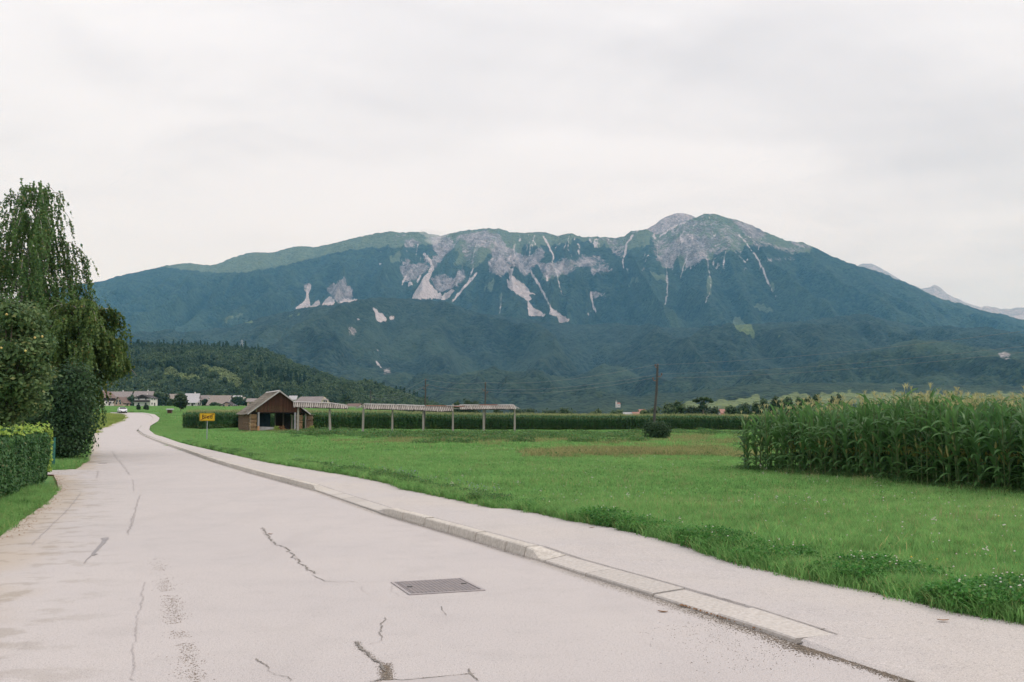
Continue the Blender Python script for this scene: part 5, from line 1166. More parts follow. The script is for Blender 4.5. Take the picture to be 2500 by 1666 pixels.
cr_ = [(Z5((125, 130), (160, 180), (240, 270), (330, 295), (420, 390), (470, 440), (560, 510)), .022, .026, .05), (Z5((545, 520), (650, 572), (750, 580), (850, 577), (960, 580), (1200, 578)), .014, .006, .015), (Z5((590, 582), (740, 600), (820, 595)), .008, .006, .02),
       (Z5((1155, 870), (1110, 920), (1100, 970), (1085, 1005), (1115, 1030), (1112, 1062), (1005, 1092)), .014, .007, .02), (Z5((920, 1070), (930, 1110), (1000, 1170), (1070, 1225), (1140, 1260), (1150, 1320)), .022, .030, .02), (Z5((1150, 1265), (1245, 1248)), .008, .004, .01),
       (Z5((1605, 780), (1615, 815), (1650, 858)), .010, .006, .012), (Z5((75, 1212), (170, 1265), (180, 1300), (260, 1350), (350, 1362), (370, 1400)), .012, .014, .02), (Z5((1050, 1395), (1150, 1378), (1280, 1392), (1600, 1362), (1840, 1335)), .018, .020, .008), (Z5((1830, 1290), (1835, 1320), (1920, 1398)), .02, .02, .01),
       (Z5((950, 610), (960, 650), (1000, 685), (1090, 705)), .008, .006, .02), (Z5((1200, 600), (1195, 655), (1260, 695), (1400, 730)), .007, .006, .02), (Z5((1200, 708), (1500, 705), (1800, 690), (1960, 655)), .006, .005, .02), (Z5((1960, 640), (2110, 640), (2353, 640)), .006, .004, .01), (Z5((1200, 560), (1500, 545), (1790, 540), (1880, 560)), .007, .006, .01),
       (Z3a((1078, 400), (1110, 460), (1165, 520), (1215, 580), (1240, 625)), .05, .045, .07), (Z3a((1268, 670), (1280, 730), (1275, 785)), .03, .02, .03), (Z3a((940, 590), (925, 660)), .05, .04, .03), (Z3a((775, 800), (700, 900), (620, 990), (480, 1120), (310, 1300)), .03, .02, .02),
       (Z3a((1345, 820), (1310, 910), (1270, 1050), (1230, 1180)), .03, .03, .03), (Z4g((1110, 20), (1080, 110), (1050, 190)), .02, .012, .02), (Z4g((1185, 580), (1150, 780), (1125, 960), (1095, 1120), (1080, 1390)), .012, .016, .02), (Z4g((0, 892), (150, 885), (345, 880)), .010, .008, .008), (Z4g((0, 748), (180, 738)), .008, .006, .01),
       (Z4g((0, 1212), (75, 1205)), .010, .006, .01), (Z4g((235, 1055), (205, 1110), (165, 1140)), .007, .005, .02), (Z4g((1020, 573), (1185, 575)), .008, .008, .01)]
for i, (pts, a, b, j) in enumerate(cr_): ribbon('road_crack', pts, a, b, 'crack' if i in (0, 1, 3, 4, 6, 7, 8, 9) else 'crack_faint', .004 + .0004 * (i % 5), j, .015, i + 2, rag=1.0)
for i, (pts, a, b) in enumerate([(Z4g((875, 212), (855, 250), (810, 300), (770, 345), (755, 362)), .075, .05), (Z4g((860, 215), (865, 235)), .12, .1), (Z4g((770, 345), (790, 350), (745, 365)), .08, .05), (Z4g((750, 365), (710, 395), (688, 430)), .02, .01)]): ribbon('tar_patch', pts, a, b, 'tar', .0045 + .0005 * i, .01, .05, 40 + i, rag=.25)
# long crack between the lowered kerb and the pavement
kb = resamp(Bk[(Bk[:, 1] < 12.3)], .05); nk = len(kb); zk = hp(kb[:, 1]) + .012
w = .006 + .008 * fbm(np.arange(nk) * .3, np.zeros(nk), 4, 3); dk = np.gradient(kb, axis=0); dk /= np.linalg.norm(dk, axis=1)[:, None]; nk_ = np.stack([dk[:, 1], -dk[:, 0]], 1)
kb = kb + nk_ * (.012 * (fbm(np.arange(nk) * .35, np.zeros(nk), 8, 3) - .5))[:, None]
V = np.concatenate([np.column_stack([kb - nk_ * w[:, None] / 2, zk]), np.column_stack([kb + nk_ * w[:, None] / 2, zk])]); i = np.arange(nk - 1)
tag(link(np_mesh('pavement_joint', V, np.stack([i, i + nk, i + nk + 1, i + 1], 1), M['crack']), 'pavement_joint'), kind='structure')
# grit: tiny irregular stones and crumbs
def crumbs(name, mat, P, smin, smax, z=.003, seed=0):
    r_ = np.random.default_rng(seed); n = len(P); s = r_.uniform(smin, smax, n) * r_.uniform(.4, 1, n); a = r_.uniform(0, TAU, n)
    V = np.zeros((n, 5, 3))
    for q in range(4):
        ang = a + q * TAU / 4 + r_.normal(0, .3, n); rr = s * r_.uniform(.6, 1.2, n)
        V[:, q, 0] = P[:, 0] + np.cos(ang) * rr; V[:, q, 1] = P[:, 1] + np.sin(ang) * rr; V[:, q, 2] = P[:, 2] + z * .3
    V[:, 4] = P; V[:, 4, 2] += z + s * .35; o = np.arange(n)[:, None] * 5
    F = np.concatenate([o + np.array(f) for f in ((0, 1, 4), (1, 2, 4), (2, 3, 4), (3, 0, 4))])
    return tag(link(np_mesh(name, V.reshape(-1, 3), F, M[mat]), name), kind='stuff')
def along(pts, n, sd, seed, dens_=None):
    r_ = np.random.default_rng(seed); Wp = resamp(np.array([gp(*p)[:2] for p in pts]), .05); q = r_.integers(0, len(Wp), n) if dens_ is None else r_.choice(len(Wp), n, p=dens_(np.linspace(0, 1, len(Wp))) / dens_(np.linspace(0, 1, len(Wp))).sum())
    T = np.gradient(Wp, axis=0); T /= np.linalg.norm(T, axis=1)[:, None]; N = np.stack([T[:, 1], -T[:, 0]], 1)
    X = Wp[q] + N[q] * r_.normal(0, sd, (n, 1)) + T[q] * r_.uniform(-.05, .05, (n, 1)); return np.column_stack([X, np.zeros(n)])
P = along(Z4g((1280, 370), (1330, 520), (1400, 720), (1450, 900), (1500, 1080), (1560, 1250), (1600, 1420)), 2600, .05, 1, lambda t: .15 + np.minimum(t * 1.8, 1)); P = P[fbm(P[:, 0] * 5, P[:, 1] * 5, 12) > .44]
crumbs('worn_asphalt_pits', 'grit', P, .004, .011, .0, 1)
P = along([(1310, 1372), (1419, 1408), (1554, 1449), (1670, 1487), (1792, 1526), (1900, 1562), (1960, 1590), (2060, 1610)], 5200, .06, 2, lambda t: .4 + t); crumbs('gutter_grit', 'grit', P, .003, .009, .002, 2)
P = along([(925, 1255), (1017, 1281), (1139, 1317), (1300, 1368)], 1400, .03, 3); crumbs('gutter_grit_raised', 'grit', P, .003, .008, .002, 3)
kj = np.array([gp(1946, 1576)[:2], gp(2010, 1538, .03)[:2]]); dj = (kj[1] - kj[0]) / np.linalg.norm(kj[1] - kj[0]); uj = np.linspace(0, 1, 14)[:, None]; cj = kj[0] + (kj[1] - kj[0]) * uj; wj = .014 + .018 * np.random.default_rng(5).uniform(0, 1, (14, 1)) * (1.2 - uj); nj = np.array([dj[1], -dj[0]])
zj = .018 + .024 * uj
tag(link(np_mesh('kerb_end_gap', np.concatenate([np.concatenate([cj - nj * wj * .3, zj], 1), np.concatenate([cj + nj * wj, zj], 1)]), np.stack([np.arange(13), np.arange(13) + 14, np.arange(13) + 15, np.arange(13) + 1], 1), M['crack']), 'kerb_end_gap'), kind='structure')
P = along([(1950, 1578), (2040, 1600), (2100, 1622), (2180, 1650), (2260, 1680)], 5200, .045, 4); crumbs('pavement_end_grit', 'grit', P, .003, .010, .002, 4)
P = along([(603, 1155), (770, 1201), (923, 1256)], 900, .03, 13); crumbs('gutter_grit_far', 'grit', P, .004, .009, .002, 13)
P = along([(1940, 1600), (1850, 1570), (1700, 1520), (1900, 1640)], 700, .3, 5); crumbs('scattered_grit', 'grit', P, .003, .007, .002, 5)
P = along([(0, 1316), (71, 1262), (144, 1198), (128, 1160), (212, 1128)], 1800, .12, 6); crumbs('verge_litter', 'dry', P, .006, .02, .004, 6)
P = along([(1670, 1483), (1730, 1500), (1792, 1519), (1860, 1541)], 240, .02, 7); P[:, 2] = .012; crumbs('dry_leaves_on_kerb', 'dry', P, .008, .02, .006, 7)
ew = Ei[rg.integers(0, 420, 2600)]; P = np.column_stack([ew + rg.normal(0, .05, ew.shape) - (.02, .03), hp(ew[:, 1]) + .008]); crumbs('pavement_edge_soil', 'grit', P, .004, .014, .004, 8)
for (fx, fy, lab) in [(1618, 1496, 'curled dry brown leaf lying on the road near the lowered kerb'), (2302, 1517, 'small red brown leaf on the pavement near the clover'), (1445, 1289, 'small yellow leaf at the grass edge of the pavement'), (660, 1305, 'brown leaf lying in the long road crack')]:
    p = gp(fx, fy, .0); p = p if (fy > 1490 and fx < 1700 or fx < 700) else gp(fx, fy, float(hp(p[1])) + .008); t_ = MB(); u = np.linspace(-1, 1, 5)
    V = [(q * .045, s_ * .020 * (1 - q * q) ** .5, .006 * q * q + .003 + (.005 if s_ else 0)) for q in u for s_ in (-1, 0, 1)]
    t_.add(V, [(i * 3 + c, i * 3 + c + 1, i * 3 + c + 4, i * 3 + c + 3) for i in range(4) for c in (0, 1)]); o = t_.build('fallen_leaf', M['dry']); o.location = (p[0], p[1], p[2]); o.rotation_euler = (0, 0, rg.uniform(-.5, .5))
    tag(o, lab, 'leaf', 'fallen leaves on the tarmac')
q = [gp(*p)[:2] for p in [(928, 1665), (1147, 1649), (1185, 1690), (965, 1712)]]
tag(MB().add([(*p, .0035) for p in q], [(0, 3, 2, 1)]).build('road_patch', M['tar_patch']), kind='structure')
P = along(Z5((1142, 1262), (1150, 1300), (1150, 1345), (1165, 1390)), 1500, .022, 31); crumbs('broken_asphalt', 'grit', P, .003, .008, .001, 31)
P = along(Z5((125, 130), (160, 180), (240, 270), (330, 295), (420, 390), (470, 440), (560, 510)), 900, .018, 32); crumbs('crack_crumbs', 'grit', P, .002, .006, .001, 32)
P = along(Z5((920, 1070), (930, 1110), (1000, 1170), (1070, 1225), (1140, 1260)), 700, .016, 33); crumbs('crack_crumbs', 'grit', P, .002, .006, .001, 33)
P = along(Z5((1050, 1395), (1150, 1378), (1280, 1392), (1600, 1362), (1840, 1335)), 600, .012, 34); crumbs('patch_edge_grit', 'grit', P, .002, .005, .001, 34)
# rectangular manhole cover
q = [gp(*p)[:2] for p in [(957, 1423), (1131, 1414), (1182, 1442), (996, 1454)]]
c0 = sum(q) / 4; ux = (q[1] - q[0] + q[2] - q[3]); lx = np.linalg.norm(ux) / 2; ux /= np.linalg.norm(ux); uy_ = (q[0] - q[3] + q[1] - q[2]); ly = np.linalg.norm(uy_) / 2
ang = math.atan2(ux[1], ux[0]); mh = thing('manhole_cover', 'rectangular ribbed iron cover set into the road', 'manhole cover', (c0[0], c0[1], .004), ang)
fb = MB(); sk = math.asin(np.clip(np.dot(ux, uy_ / np.linalg.norm(uy_)), -1, 1))
for (cx_, cy_, sx, sy) in [(0, ly / 2, lx, .03), (0, -ly / 2, lx, .03), (lx / 2 - .015, 0, .03, ly - .03), (-lx / 2 + .015, 0, .03, ly - .03)]: fb.box((cx_, cy_, 0), (sx, sy, .012))
fb.build('frame', M['iron'], mh)
MB().box((0, 0, -.003), (lx - .06, ly - .03, .006)).build('plate', M['iron_dark'], mh)
lid = MB().box((0, 0, 0), (lx - .085, ly - .055, .008)).build('lid', M['iron'], mh)
rb = MB().box((0, 0, 0), (lx - .10, .0085, .006)).mesh('rib', M['iron'])
for y in np.arange(-ly / 2 + .045, ly / 2 - .035, .021): o = link(rb, 'rib', mh); o.location = (0, y, .006)
gv = MB()
for x in np.arange(-lx / 2 + .06, lx / 2 - .05, .04): gv.box((x, 0, .0075), (.006, ly - .07, .004))
tag(gv.build('cross_ribs', M['iron_dark'], mh), kind='stuff')
hb = MB().box((0, 0, .011), (.05, .03, .004)).mesh('keyhole', M['sign_k'])
for x in (-lx / 2 + .10, lx / 2 - .10): o = link(hb, 'keyhole', mh); o.location = (x, 0, 0)
p = gp(251, 1131.5); o = MB().tube([(0, 0, -.01), (0, 0, .008)], [.16, .15], 14).build('valve_cover', M['iron_dark']); o.location = tuple(p); tag(o, 'small round dark valve cover in the road near the drive', 'valve cover')

# ------------------------------------------------------------------ barn
rg = np.random.default_rng(61)
BY = 118.0; bp = at(680, 1051.6, BY); BZ = 1.65 - 28.6 * 118 / 2430 + .02
barn = thing('barn', 'open fronted wooden barn with red brown gable boards and weathered tile roof', 'barn', (bp[0], BY, BZ), R(23))
def part(mb, name, mat, parent, **k): return mb.build(name, M[mat] if isinstance(mat, str) else mat, parent, **k)
EV, AP, HWd, DP = 2.02, 4.66, 3.55, 9.0        # eave and apex height, half width, depth
sl = (AP - EV) / HWd; pitch = math.atan(sl); Lr = math.hypot(HWd, AP - EV) + .12
def rz_at(x): return AP - abs(x) * sl
# roof courses, each overlapping the one below
nc = 13
for side in (-1, 1):
    for i in range(nc):
        a0, a1 = i / nc, (i + 1.18) / nc; mb = MB()
        x0, x1 = side * a0 * (HWd + .1), side * min(a1, 1.03) * (HWd + .1); z0, z1 = AP - abs(x0) * sl + .05 - .010, AP - abs(x1) * sl + .05 + .028
        segs = 12; ys = np.linspace(-.45, DP + .3, segs + 1) + 0; sag = -.10 * np.sin(np.pi * (ys + .45) / DP) * (1 - .3 * a0) - .012 * rg.uniform(0, 1, segs + 1)
        T = []; 
        for y, s_ in zip(ys, sag): T.append([(x0, y, z0 + s_), (x1, y, z1 + s_), (x1, y, z1 + s_ - .05), (x0, y, z0 + s_ - .05)])
        T = np.array(T); mb.add(T.reshape(-1, 3), [(r_ * 4 + c, r_ * 4 + (c + 1) % 4, (r_ + 1) * 4 + (c + 1) % 4, (r_ + 1) * 4 + c) for r_ in range(segs) for c in range(4)])
        mb.add(T[0], [(0, 1, 2, 3)]); mb.add(T[-1], [(3, 2, 1, 0)]); part(mb, 'roof_course', 'slate', barn)
rm = MB().prism([(-.14, AP - .03), (0, AP + .12), (.14, AP - .03), (0, AP + .03)], DP + .8, o=-.48); part(rm, 'ridge_cap', 'wood_white', barn)
for side in (-1, 1):
    mb = MB(); a, b = (0.0, AP + .08), (side * (HWd + .12), AP - (HWd + .12) * sl + .08)
    mb.prism([a, b, (b[0], b[1] - .17), (0, AP - .10)], .045, o=-.50); part(mb, 'rake_board', 'wood_white', barn)
for i, x in enumerate(np.arange(-3.0, 3.01, .155)):
    lo = 2.16 if abs(x) < 2.62 else rz_at(x) - .9; hi = rz_at(abs(x) + .08) - .03
    if hi - lo < .08: continue
    mb = MB(); w = .146; hl, hr = rz_at(x - w / 2) - .03, rz_at(x + w / 2) - .03; d0 = rg.uniform(-.012, .006); l2 = lo + rg.uniform(-.03, .02); d0 += .22 if abs(x) > 2.62 else 0; l2 = max(l2, 1.7)
    mb.prism([(x - w / 2, l2), (x + w / 2, l2), (x + w / 2, hr), (x - w / 2, hl)], .03, o=-.02 + d0); part(mb, 'gable_board', 'boards' if abs(x) < 2.62 else 'dark_wood', barn)  # outermost boards are dark and set back, painting in the shade under the roof
part(MB().box((0, .10, 2.12), (6.2, .14, .16)), 'beam', 'dark_wood', barn)
part(MB().box((0, DP - .2, 2.12), (6.2, .14, .16)), 'beam', 'dark_wood', barn)
for x in (-3.2, -2.45, 2.45, 3.2):
    part(MB().box((x, DP / 2, 2.0 if abs(x) < 3 else 1.9), (.14, DP - .3, .15)), 'wall_plate', 'dark_wood', barn)
for i, y in enumerate(np.arange(.3, DP, .95)):
    for side in (-1, 1):
        mb = MB(); mb.hexa([(0, y, AP - .17), (side * 3.5, y, AP - 3.5 * sl - .10), (side * 3.5, y + .1, AP - 3.5 * sl - .10), (0, y + .1, AP - .17), (0, y, AP - .05), (side * 3.5, y, AP - 3.5 * sl + .01), (side * 3.5, y + .1, AP - 3.5 * sl + .01), (0, y + .1, AP - .05)]); part(mb, 'rafter', 'dark_wood', barn)
for x in (-2.33, 1.93):
    p_ = part(MB().box((x, 0.02, 1.04), (.20, .18, 2.2)), 'post', 'concrete', barn)
    mk = MB()
    for z in np.arange(.55, 2.1, .14): mk.box((x + .04, -.085, z), (.045, .02, .05))
    mk.build('peg_holes', M['iron_dark'], p_)
part(MB().box((-2.33, -.03, .26), (.24, .20, .52)), 'painted_foot', 'orange', barn)
for (x, y, hz) in [(-3.25, .1, 2.0), (3.2, .1, 2.0), (-3.2, DP - .2, 2.0), (-1.0, DP - .2, 2.1), (.4, DP - .2, 2.1), (2.0, DP - .2, 2.1), (3.2, DP - .2, 2.0), (.35, 4.4, 2.1), (-2.4, 4.4, 2.1), (1.15, 3.4, 2.0)]:
    part(MB().box((x, y, hz / 2), (.15, .15, hz)), 'post', 'wood', barn)
for i, x in enumerate(np.arange(.55, 2.3, .2)): part(MB().box((x, 4.6, 1.05), (.19, .04, 2.1)), 'back_board', 'dark_wood', barn)
for i, x in enumerate(np.arange(-3.1, -2.3, .2)): part(MB().box((x, 4.6, 1.05), (.19, .04, 2.1)), 'back_board', 'dark_wood', barn)
Mb = Matrix.Translation((bp[0], BY, BZ)) @ Matrix.Rotation(R(23), 4, 'Z')
def bt(name, label, cat, x, y, z=0, rz=0, group=None):
    p = Mb @ Vector((x, y, z)); return thing(name, label, cat, tuple(p), R(23) + rz, group)
tp = bt('tarpaulin', 'dark blue tarpaulin hanging inside the barn on the left', 'tarpaulin', -1.35, 2.6)
V = []; u = np.linspace(-1.0, .80, 16)
for z in (.42, 1.2, 1.98): V += [(x, .05 * math.sin(x * 9 + z), z) for x in u]
sh = MB().add(V, [(r_ * 16 + i, r_ * 16 + i + 1, (r_ + 1) * 16 + i + 1, (r_ + 1) * 16 + i) for r_ in range(2) for i in range(15)]); sh.add(np.array(V) + (0, .015, 0), [((r_ + 1) * 16 + i, (r_ + 1) * 16 + i + 1, r_ * 16 + i + 1, r_ * 16 + i) for r_ in range(2) for i in range(15)]); part(sh, 'sheet', 'tarp', tp)
part(MB().tube([(-1.05, 0, 2.0), (.85, 0, 2.0)], .03, 6), 'rail', 'dark_wood', tp)
ct = bt('low_concrete_wall', 'low pale grey concrete wall across the left half of the barn opening', 'wall', -1.25, .45)
part(MB().hexa([(-.95, -.1, -.1), (.95, -.1, -.1), (.95, .12, -.1), (-.95, .12, -.1), (-.95, -.1, .46), (.80, -.1, .40), (.80, .12, .40), (-.95, .12, .46)]), 'concrete_slab', 'concrete', ct)
# firewood
def stack(name, label, x, y, wx, dy, h, along, mat, seed, rows=None, stuffed=False, ends=False):
    r_ = np.random.default_rng(seed); t_ = bt(name, label, 'firewood', x, y, group='firewood stacks at the barn'); z = .03; all_ = MB(); q = 0
    while z < h:
        th = r_.uniform(.085, .15)
        if ends:                                   # billets seen from their sawn ends, lying along x
            yy = -dy / 2
            while yy < dy / 2:
                w = r_.uniform(.09, .17); mb = all_ if stuffed else MB(); o = r_.uniform(-.05, .05)
                k = 5; an = np.arange(k) * TAU / k + r_.uniform(0, 1); pr = [(yy + w / 2 + math.cos(a_) * w * .5 * r_.uniform(.8, 1), z + th / 2 + math.sin(a_) * th * .5 * r_.uniform(.85, 1)) for a_ in an]
                n0 = len(mb.v); mb.prism(pr, wx, axis='x', o=-wx / 2 + o)
                if not stuffed: part(mb, 'log', mat, t_)
                yy += w
        else:
            for yy in ([-dy / 2 + .06 + i * .14 for i in range(int(dy / .14))][:1] if dy < .3 else [-dy / 2 + .06]):
                mb = MB(); o = r_.uniform(-.06, .06); a_ = r_.uniform(-.03, .03); L_ = wx * r_.uniform(.9, 1.04)
                k = 5; an = np.arange(k) * TAU / k + r_.uniform(0, 1); pr = [(yy + math.cos(b_) * .09, z + th / 2 + math.sin(b_) * th * .46) for b_ in an]
                mb.prism(pr, L_, axis='x', o=-L_ / 2 + o); V = mb.v
                for v in V: v[:, 2] += (v[:, 0]) * a_
                part(mb, 'log', mat, t_)
        z += th * .93
    bk = MB()
    if not ends: bk.box((0, .12, h / 2), (wx * .92, dy - .25, h * .97)); part(bk, 'inner_logs', 'log_old', t_)
    if stuffed: tag(all_.build('log_rows', M[mat], t_), kind='stuff')
    return t_
stack('firewood_stack', 'stack of split firewood at the front left corner of the barn', -2.93, .25, .85, .45, 1.86, 'x', 'log', 1)
stack('firewood_stack', 'long wall of firewood ends along the left side of the barn', -3.15, 4.8, .5, 8.3, 1.88, 'y', 'log_old', 2, stuffed=True, ends=True)
stack('firewood_stack', 'stack of split firewood just inside the right barn post', 2.50, .35, .70, .45, 1.80, 'x', 'log', 3)
stack('firewood_stack', 'darker firewood stack outside the right side of the barn', 3.78, .9, .80, .9, 1.80, 'x', 'log_old', 4)
part(MB().box((0, 0, 1.86), (.95, 1.1, .05)), 'cover_board', 'wood', bt('cover_board', 'board lying over the darker firewood stack outside the barn', 'board', 3.78, .9, 0))
for (x, y, w, nl, mt, lab) in [(.35, -.1, .55, 260, 'dry', 'reddish autumn coloured bush in the barn opening'), (-.25, -.15, .4, 160, 'hedge_y', 'yellow green weeds beside the low concrete wall'), (3.9, -.1, .4, 200, 'hedge_y', 'yellowish weeds below the darker firewood stack')]:
    t_ = bt('weed_bush', lab, 'bush', x, y); mb = MB(); C, N = lobes_points([(0, 0, .25, w, .4, .32)], nl, rg, (.3, 1.1)); C = C[C[:, 2] > 0]; V, F = leaves_at(C, N[:len(C)], .09, rg, 1.4, True, .6); part(mb.add(V, F), 'foliage', mt, t_)
    part(MB().tube([(0, 0, -.05), (.05, 0, .4)], [.012, .005], 4), 'stem', 'bark', t_)
P = np.array([(Mb @ Vector((rg.uniform(-1, 5.0), rg.uniform(-.9, -.15), 0))).xy for _ in range(90)]); put('weeds_before_barn', T_br[:2] + T_weed[:1], P, .35, .7, dz=.1)

# ------------------------------------------------------------------ hayrack
HYd = 108.0
hr = thing('hayrack', 'long open hayrack, posts carrying a sagging narrow roof of grey planks', 'hayrack', (at(886, 1061, HYd)[0], HYd, 0), 0)
x0 = at(886, 1061, HYd)[0]
def hx(px): return at(px, 1000, HYd)[0] - x0
def hzp(py, px=1100): return at(px, py, HYd)[2]
for (px, pt, pb, w) in [(728, 995, 1054, .20), (806.6, 999, 1059, .22), (886, 986, 1061.5, .22), (958, 1000, 1062, .20), (1033.6, 1001, 1060, .20), (1106, 987, 1059, .20), (1181, 999, 1060, .22), (1256.4, 998, 1061, .20)]:
    mb = MB(); zt_, zb_ = hzp(pt), hzp(pb); l1, l2 = rg.normal(0, .03, 2)
    mb.hexa([(hx(px) - w * .50, -w / 2, zb_ - .15), (hx(px) + w * .58, -w / 2, zb_ - .15), (hx(px) + w * .58, w / 2, zb_ - .15), (hx(px) - w * .58, w / 2, zb_ - .15), (hx(px) - w * .42 + l1, -w / 2, zt_), (hx(px) + w * .42 + l1, -w / 2, zt_), (hx(px) + w * .42 + l1, w / 2, zt_), (hx(px) - w * .42 + l1, w / 2, zt_)])
    part(mb, 'post', 'post_wood', hr)
# roof sections: ridge and eave heights read along the length
for (xa, xb, rid, eav) in [(717, 846, [(717, 981.5), (760, 982.5), (820, 985), (846, 990)], [(717, 994), (790, 996), (846, 997.5)]),
                           (889, 1101, [(889, 987), (950, 988), (1000, 990), (1040, 991.5), (1101, 992)], [(889, 998.5), (950, 999.5), (1030, 1001.5), (1060, 1004.5), (1080, 1004.5), (1101, 1003)]),
                           (1122, 1254, [(1106, 989.5), (1180, 989.5), (1254, 989)], [(1106, 999.5), (1180, 999), (1254, 998.5)])]:
    n = int(round((hx(xb) - hx(xa)) / .19)); xs = np.linspace(hx(xa), hx(xb), n)
    for i, x in enumerate(xs):
        px = xa + (xb - xa) * i / (n - 1)
        zr = hzp(np.interp(px, *zip(*rid))) + rg.normal(0, .012); ze = hzp(np.interp(px, *zip(*eav))) + rg.normal(0, .018); w = rg.uniform(.105, .125)
        for side in (-1, 1):
            sk = .20; mb = MB(); y1 = side * .62; t_ = .03; zz2 = ze + (.0 if side < 0 else .05)
            mb.hexa([(x - w / 2, 0, zr - t_), (x + w / 2, 0, zr - t_), (x + w / 2 + sk, y1, zz2 - t_), (x - w / 2 + sk, y1, zz2 - t_), (x - w / 2, 0, zr), (x + w / 2, 0, zr), (x + w / 2 + sk, y1, zz2), (x - w / 2 + sk, y1, zz2)])
            part(mb, 'roof_plank', 'wood_grey', hr)
    uf = MB(); pp = np.linspace(xa + 1, xb - 1, 14)
    for sd in (-1, 1):
        V = []
        for p_ in pp: zr, ze = hzp(np.interp(p_, *zip(*rid))) - .07, hzp(np.interp(p_, *zip(*eav))) - .06; V += [(hx(p_), sd * .02, zr), (hx(p_) + .17, sd * .56, ze), (hx(p_) + .17, sd * .56, ze - .02), (hx(p_), sd * .02, zr - .02)]
        uf.add(V, [(i * 4 + c, i * 4 + (c + 1) % 4, i * 4 + 4 + (c + 1) % 4, i * 4 + 4 + c) for i in range(13) for c in range(4)])
    part(uf, 'gap_shade_sheet', 'dark_wood', hr)  # added dark sheet under the planks, so the gaps between them read as shaded
    for (f0, f1) in ((0, .36), (.37, .7), (.71, 1)):
        a, b = xa + (xb - xa) * f0, xa + (xb - xa) * f1; za, zb_ = hzp(np.interp(a, *zip(*rid))) + .02, hzp(np.interp(b, *zip(*rid))) + .02; mb = MB()
        mb.hexa([(hx(a), -.10, za - .03), (hx(b), -.10, zb_ - .03), (hx(b), .10, zb_ - .03), (hx(a), .10, za - .03), (hx(a), -.03, za + .05), (hx(b), -.03, zb_ + .05), (hx(b), .03, zb_ + .05), (hx(a), .03, za + .05)])
        part(mb, 'ridge_cap', 'rust' if (f0 == .71 and xa == 889) or (f0 == .37 and xa == 1122) else 'wood_white', hr)
    for yy in (-.3, .3):
        mb = MB(); zs = [(hzp(np.interp(p, *zip(*rid))) + hzp(np.interp(p, *zip(*eav)))) / 2 - .10 for p in (xa, (xa + xb) / 2, xb)]
        mb.tube([(hx(xa), yy, zs[0]), (hx((xa + xb) / 2), yy, zs[1]), (hx(xb), yy, zs[2])], .05, 5); part(mb, 'purlin', 'wood', hr)
for (a, b) in [((845, 994), (885, 995)), ((866, 999), (888, 993.5)), ((1090, 991), (1124, 991)), ((1106, 998), (1128, 998.5)), ((870, 997), (889, 987.5)), ((1252, 989), (1268, 998)), ((1244, 987.5), (1262, 997))]:
    mb = MB(); A = (hx(a[0]), rg.uniform(-.3, .1), hzp(a[1])); B = (hx(b[0]), rg.uniform(-.3, .1), hzp(b[1])); mb.tube([A, B], .035, 5); part(mb, 'broken_rail', 'wood_white', hr)
for px in (1110, 1118):
    mb = MB(); mb.tube([(hx(px) - .1, -.5, hzp(994)), (hx(px) + .7, -.2, hzp(992))], .04, 4); part(mb, 'broken_rail', 'rust', hr)
sp = gp(870, 1085); o = MB().tube([(0, 0, -.1), (.04, 0, .42)], [.018, .015], 5).build('wooden_stake', M['wood']); o.location = tuple(sp); tag(o, 'short pale stake standing in the meadow before the hayrack', 'stake')

# ------------------------------------------------------------------ town sign
sp = gp(504.7, 1083); SY = sp[1]; sg = thing('town_sign', 'yellow town exit sign reading Bled, crossed out by a red diagonal bar', 'road sign', (sp[0], SY, .05), R(5))
c_ = at(505, 1018.5, SY); wS, hS = 36 * SY / FPX, 19 * SY / FPX; zc = c_[2] - .05
part(MB().tube([(0, .03, -.1), (0, .03, zc + hS / 2 - .03)], .032, 8), 'pole', 'steel', sg)
def rrect(w, h, r_, n=4):
    out = []
    for cx_, cy_, a0 in ((w / 2 - r_, h / 2 - r_, 0), (-w / 2 + r_, h / 2 - r_, 90), (-w / 2 + r_, -h / 2 + r_, 180), (w / 2 - r_, -h / 2 + r_, 270)):
        for i in range(n + 1): a = R(a0 + 90 * i / n); out.append((cx_ + r_ * math.cos(a), cy_ + r_ * math.sin(a)))
    return out
pn = MB(); pn.prism([(x, z + zc) for x, z in rrect(wS, hS, .06)], .02, o=-.022); panel = part(pn, 'panel', 'sign_y', sg)
for y0_, (w2, h2, r2) in ((-.0245, (wS - .05, hS - .05, .045)),):
    out_ = rrect(w2, h2, r2); in_ = rrect(w2 - .03, h2 - .03, r2 - .012); n = len(out_)
    bm2 = MB(); bm2.add([(x, y0_, z + zc) for x, z in out_ + in_], [(i, (i + 1) % n, n + (i + 1) % n, n + i) for i in range(n)]); part(bm2, 'border_line', 'sign_k', sg)
tx = bpy.data.curves.new('lettering', 'FONT'); tx.body = 'Bled'; tx.size = .37; tx.align_x = 'CENTER'; tx.align_y = 'CENTER'; tx.extrude = .001; tx.offset = .004; tx.space_character = 1.12; tx.materials.append(M['sign_k'])
tmp_ = bpy.data.objects.new('t', tx); COL.objects.link(tmp_); dg_ = bpy.context.evaluated_depsgraph_get(); tm_ = bpy.data.meshes.new_from_object(tmp_.evaluated_get(dg_)); bpy.data.objects.remove(tmp_)
o = link(tm_, 'lettering', sg); o.location = (0, -.026, zc + .01); o.rotation_euler = (R(90), 0, 0)
dg = MB(); L2, H2 = wS / 2 - .05, hS / 2 - .05; t_ = .034
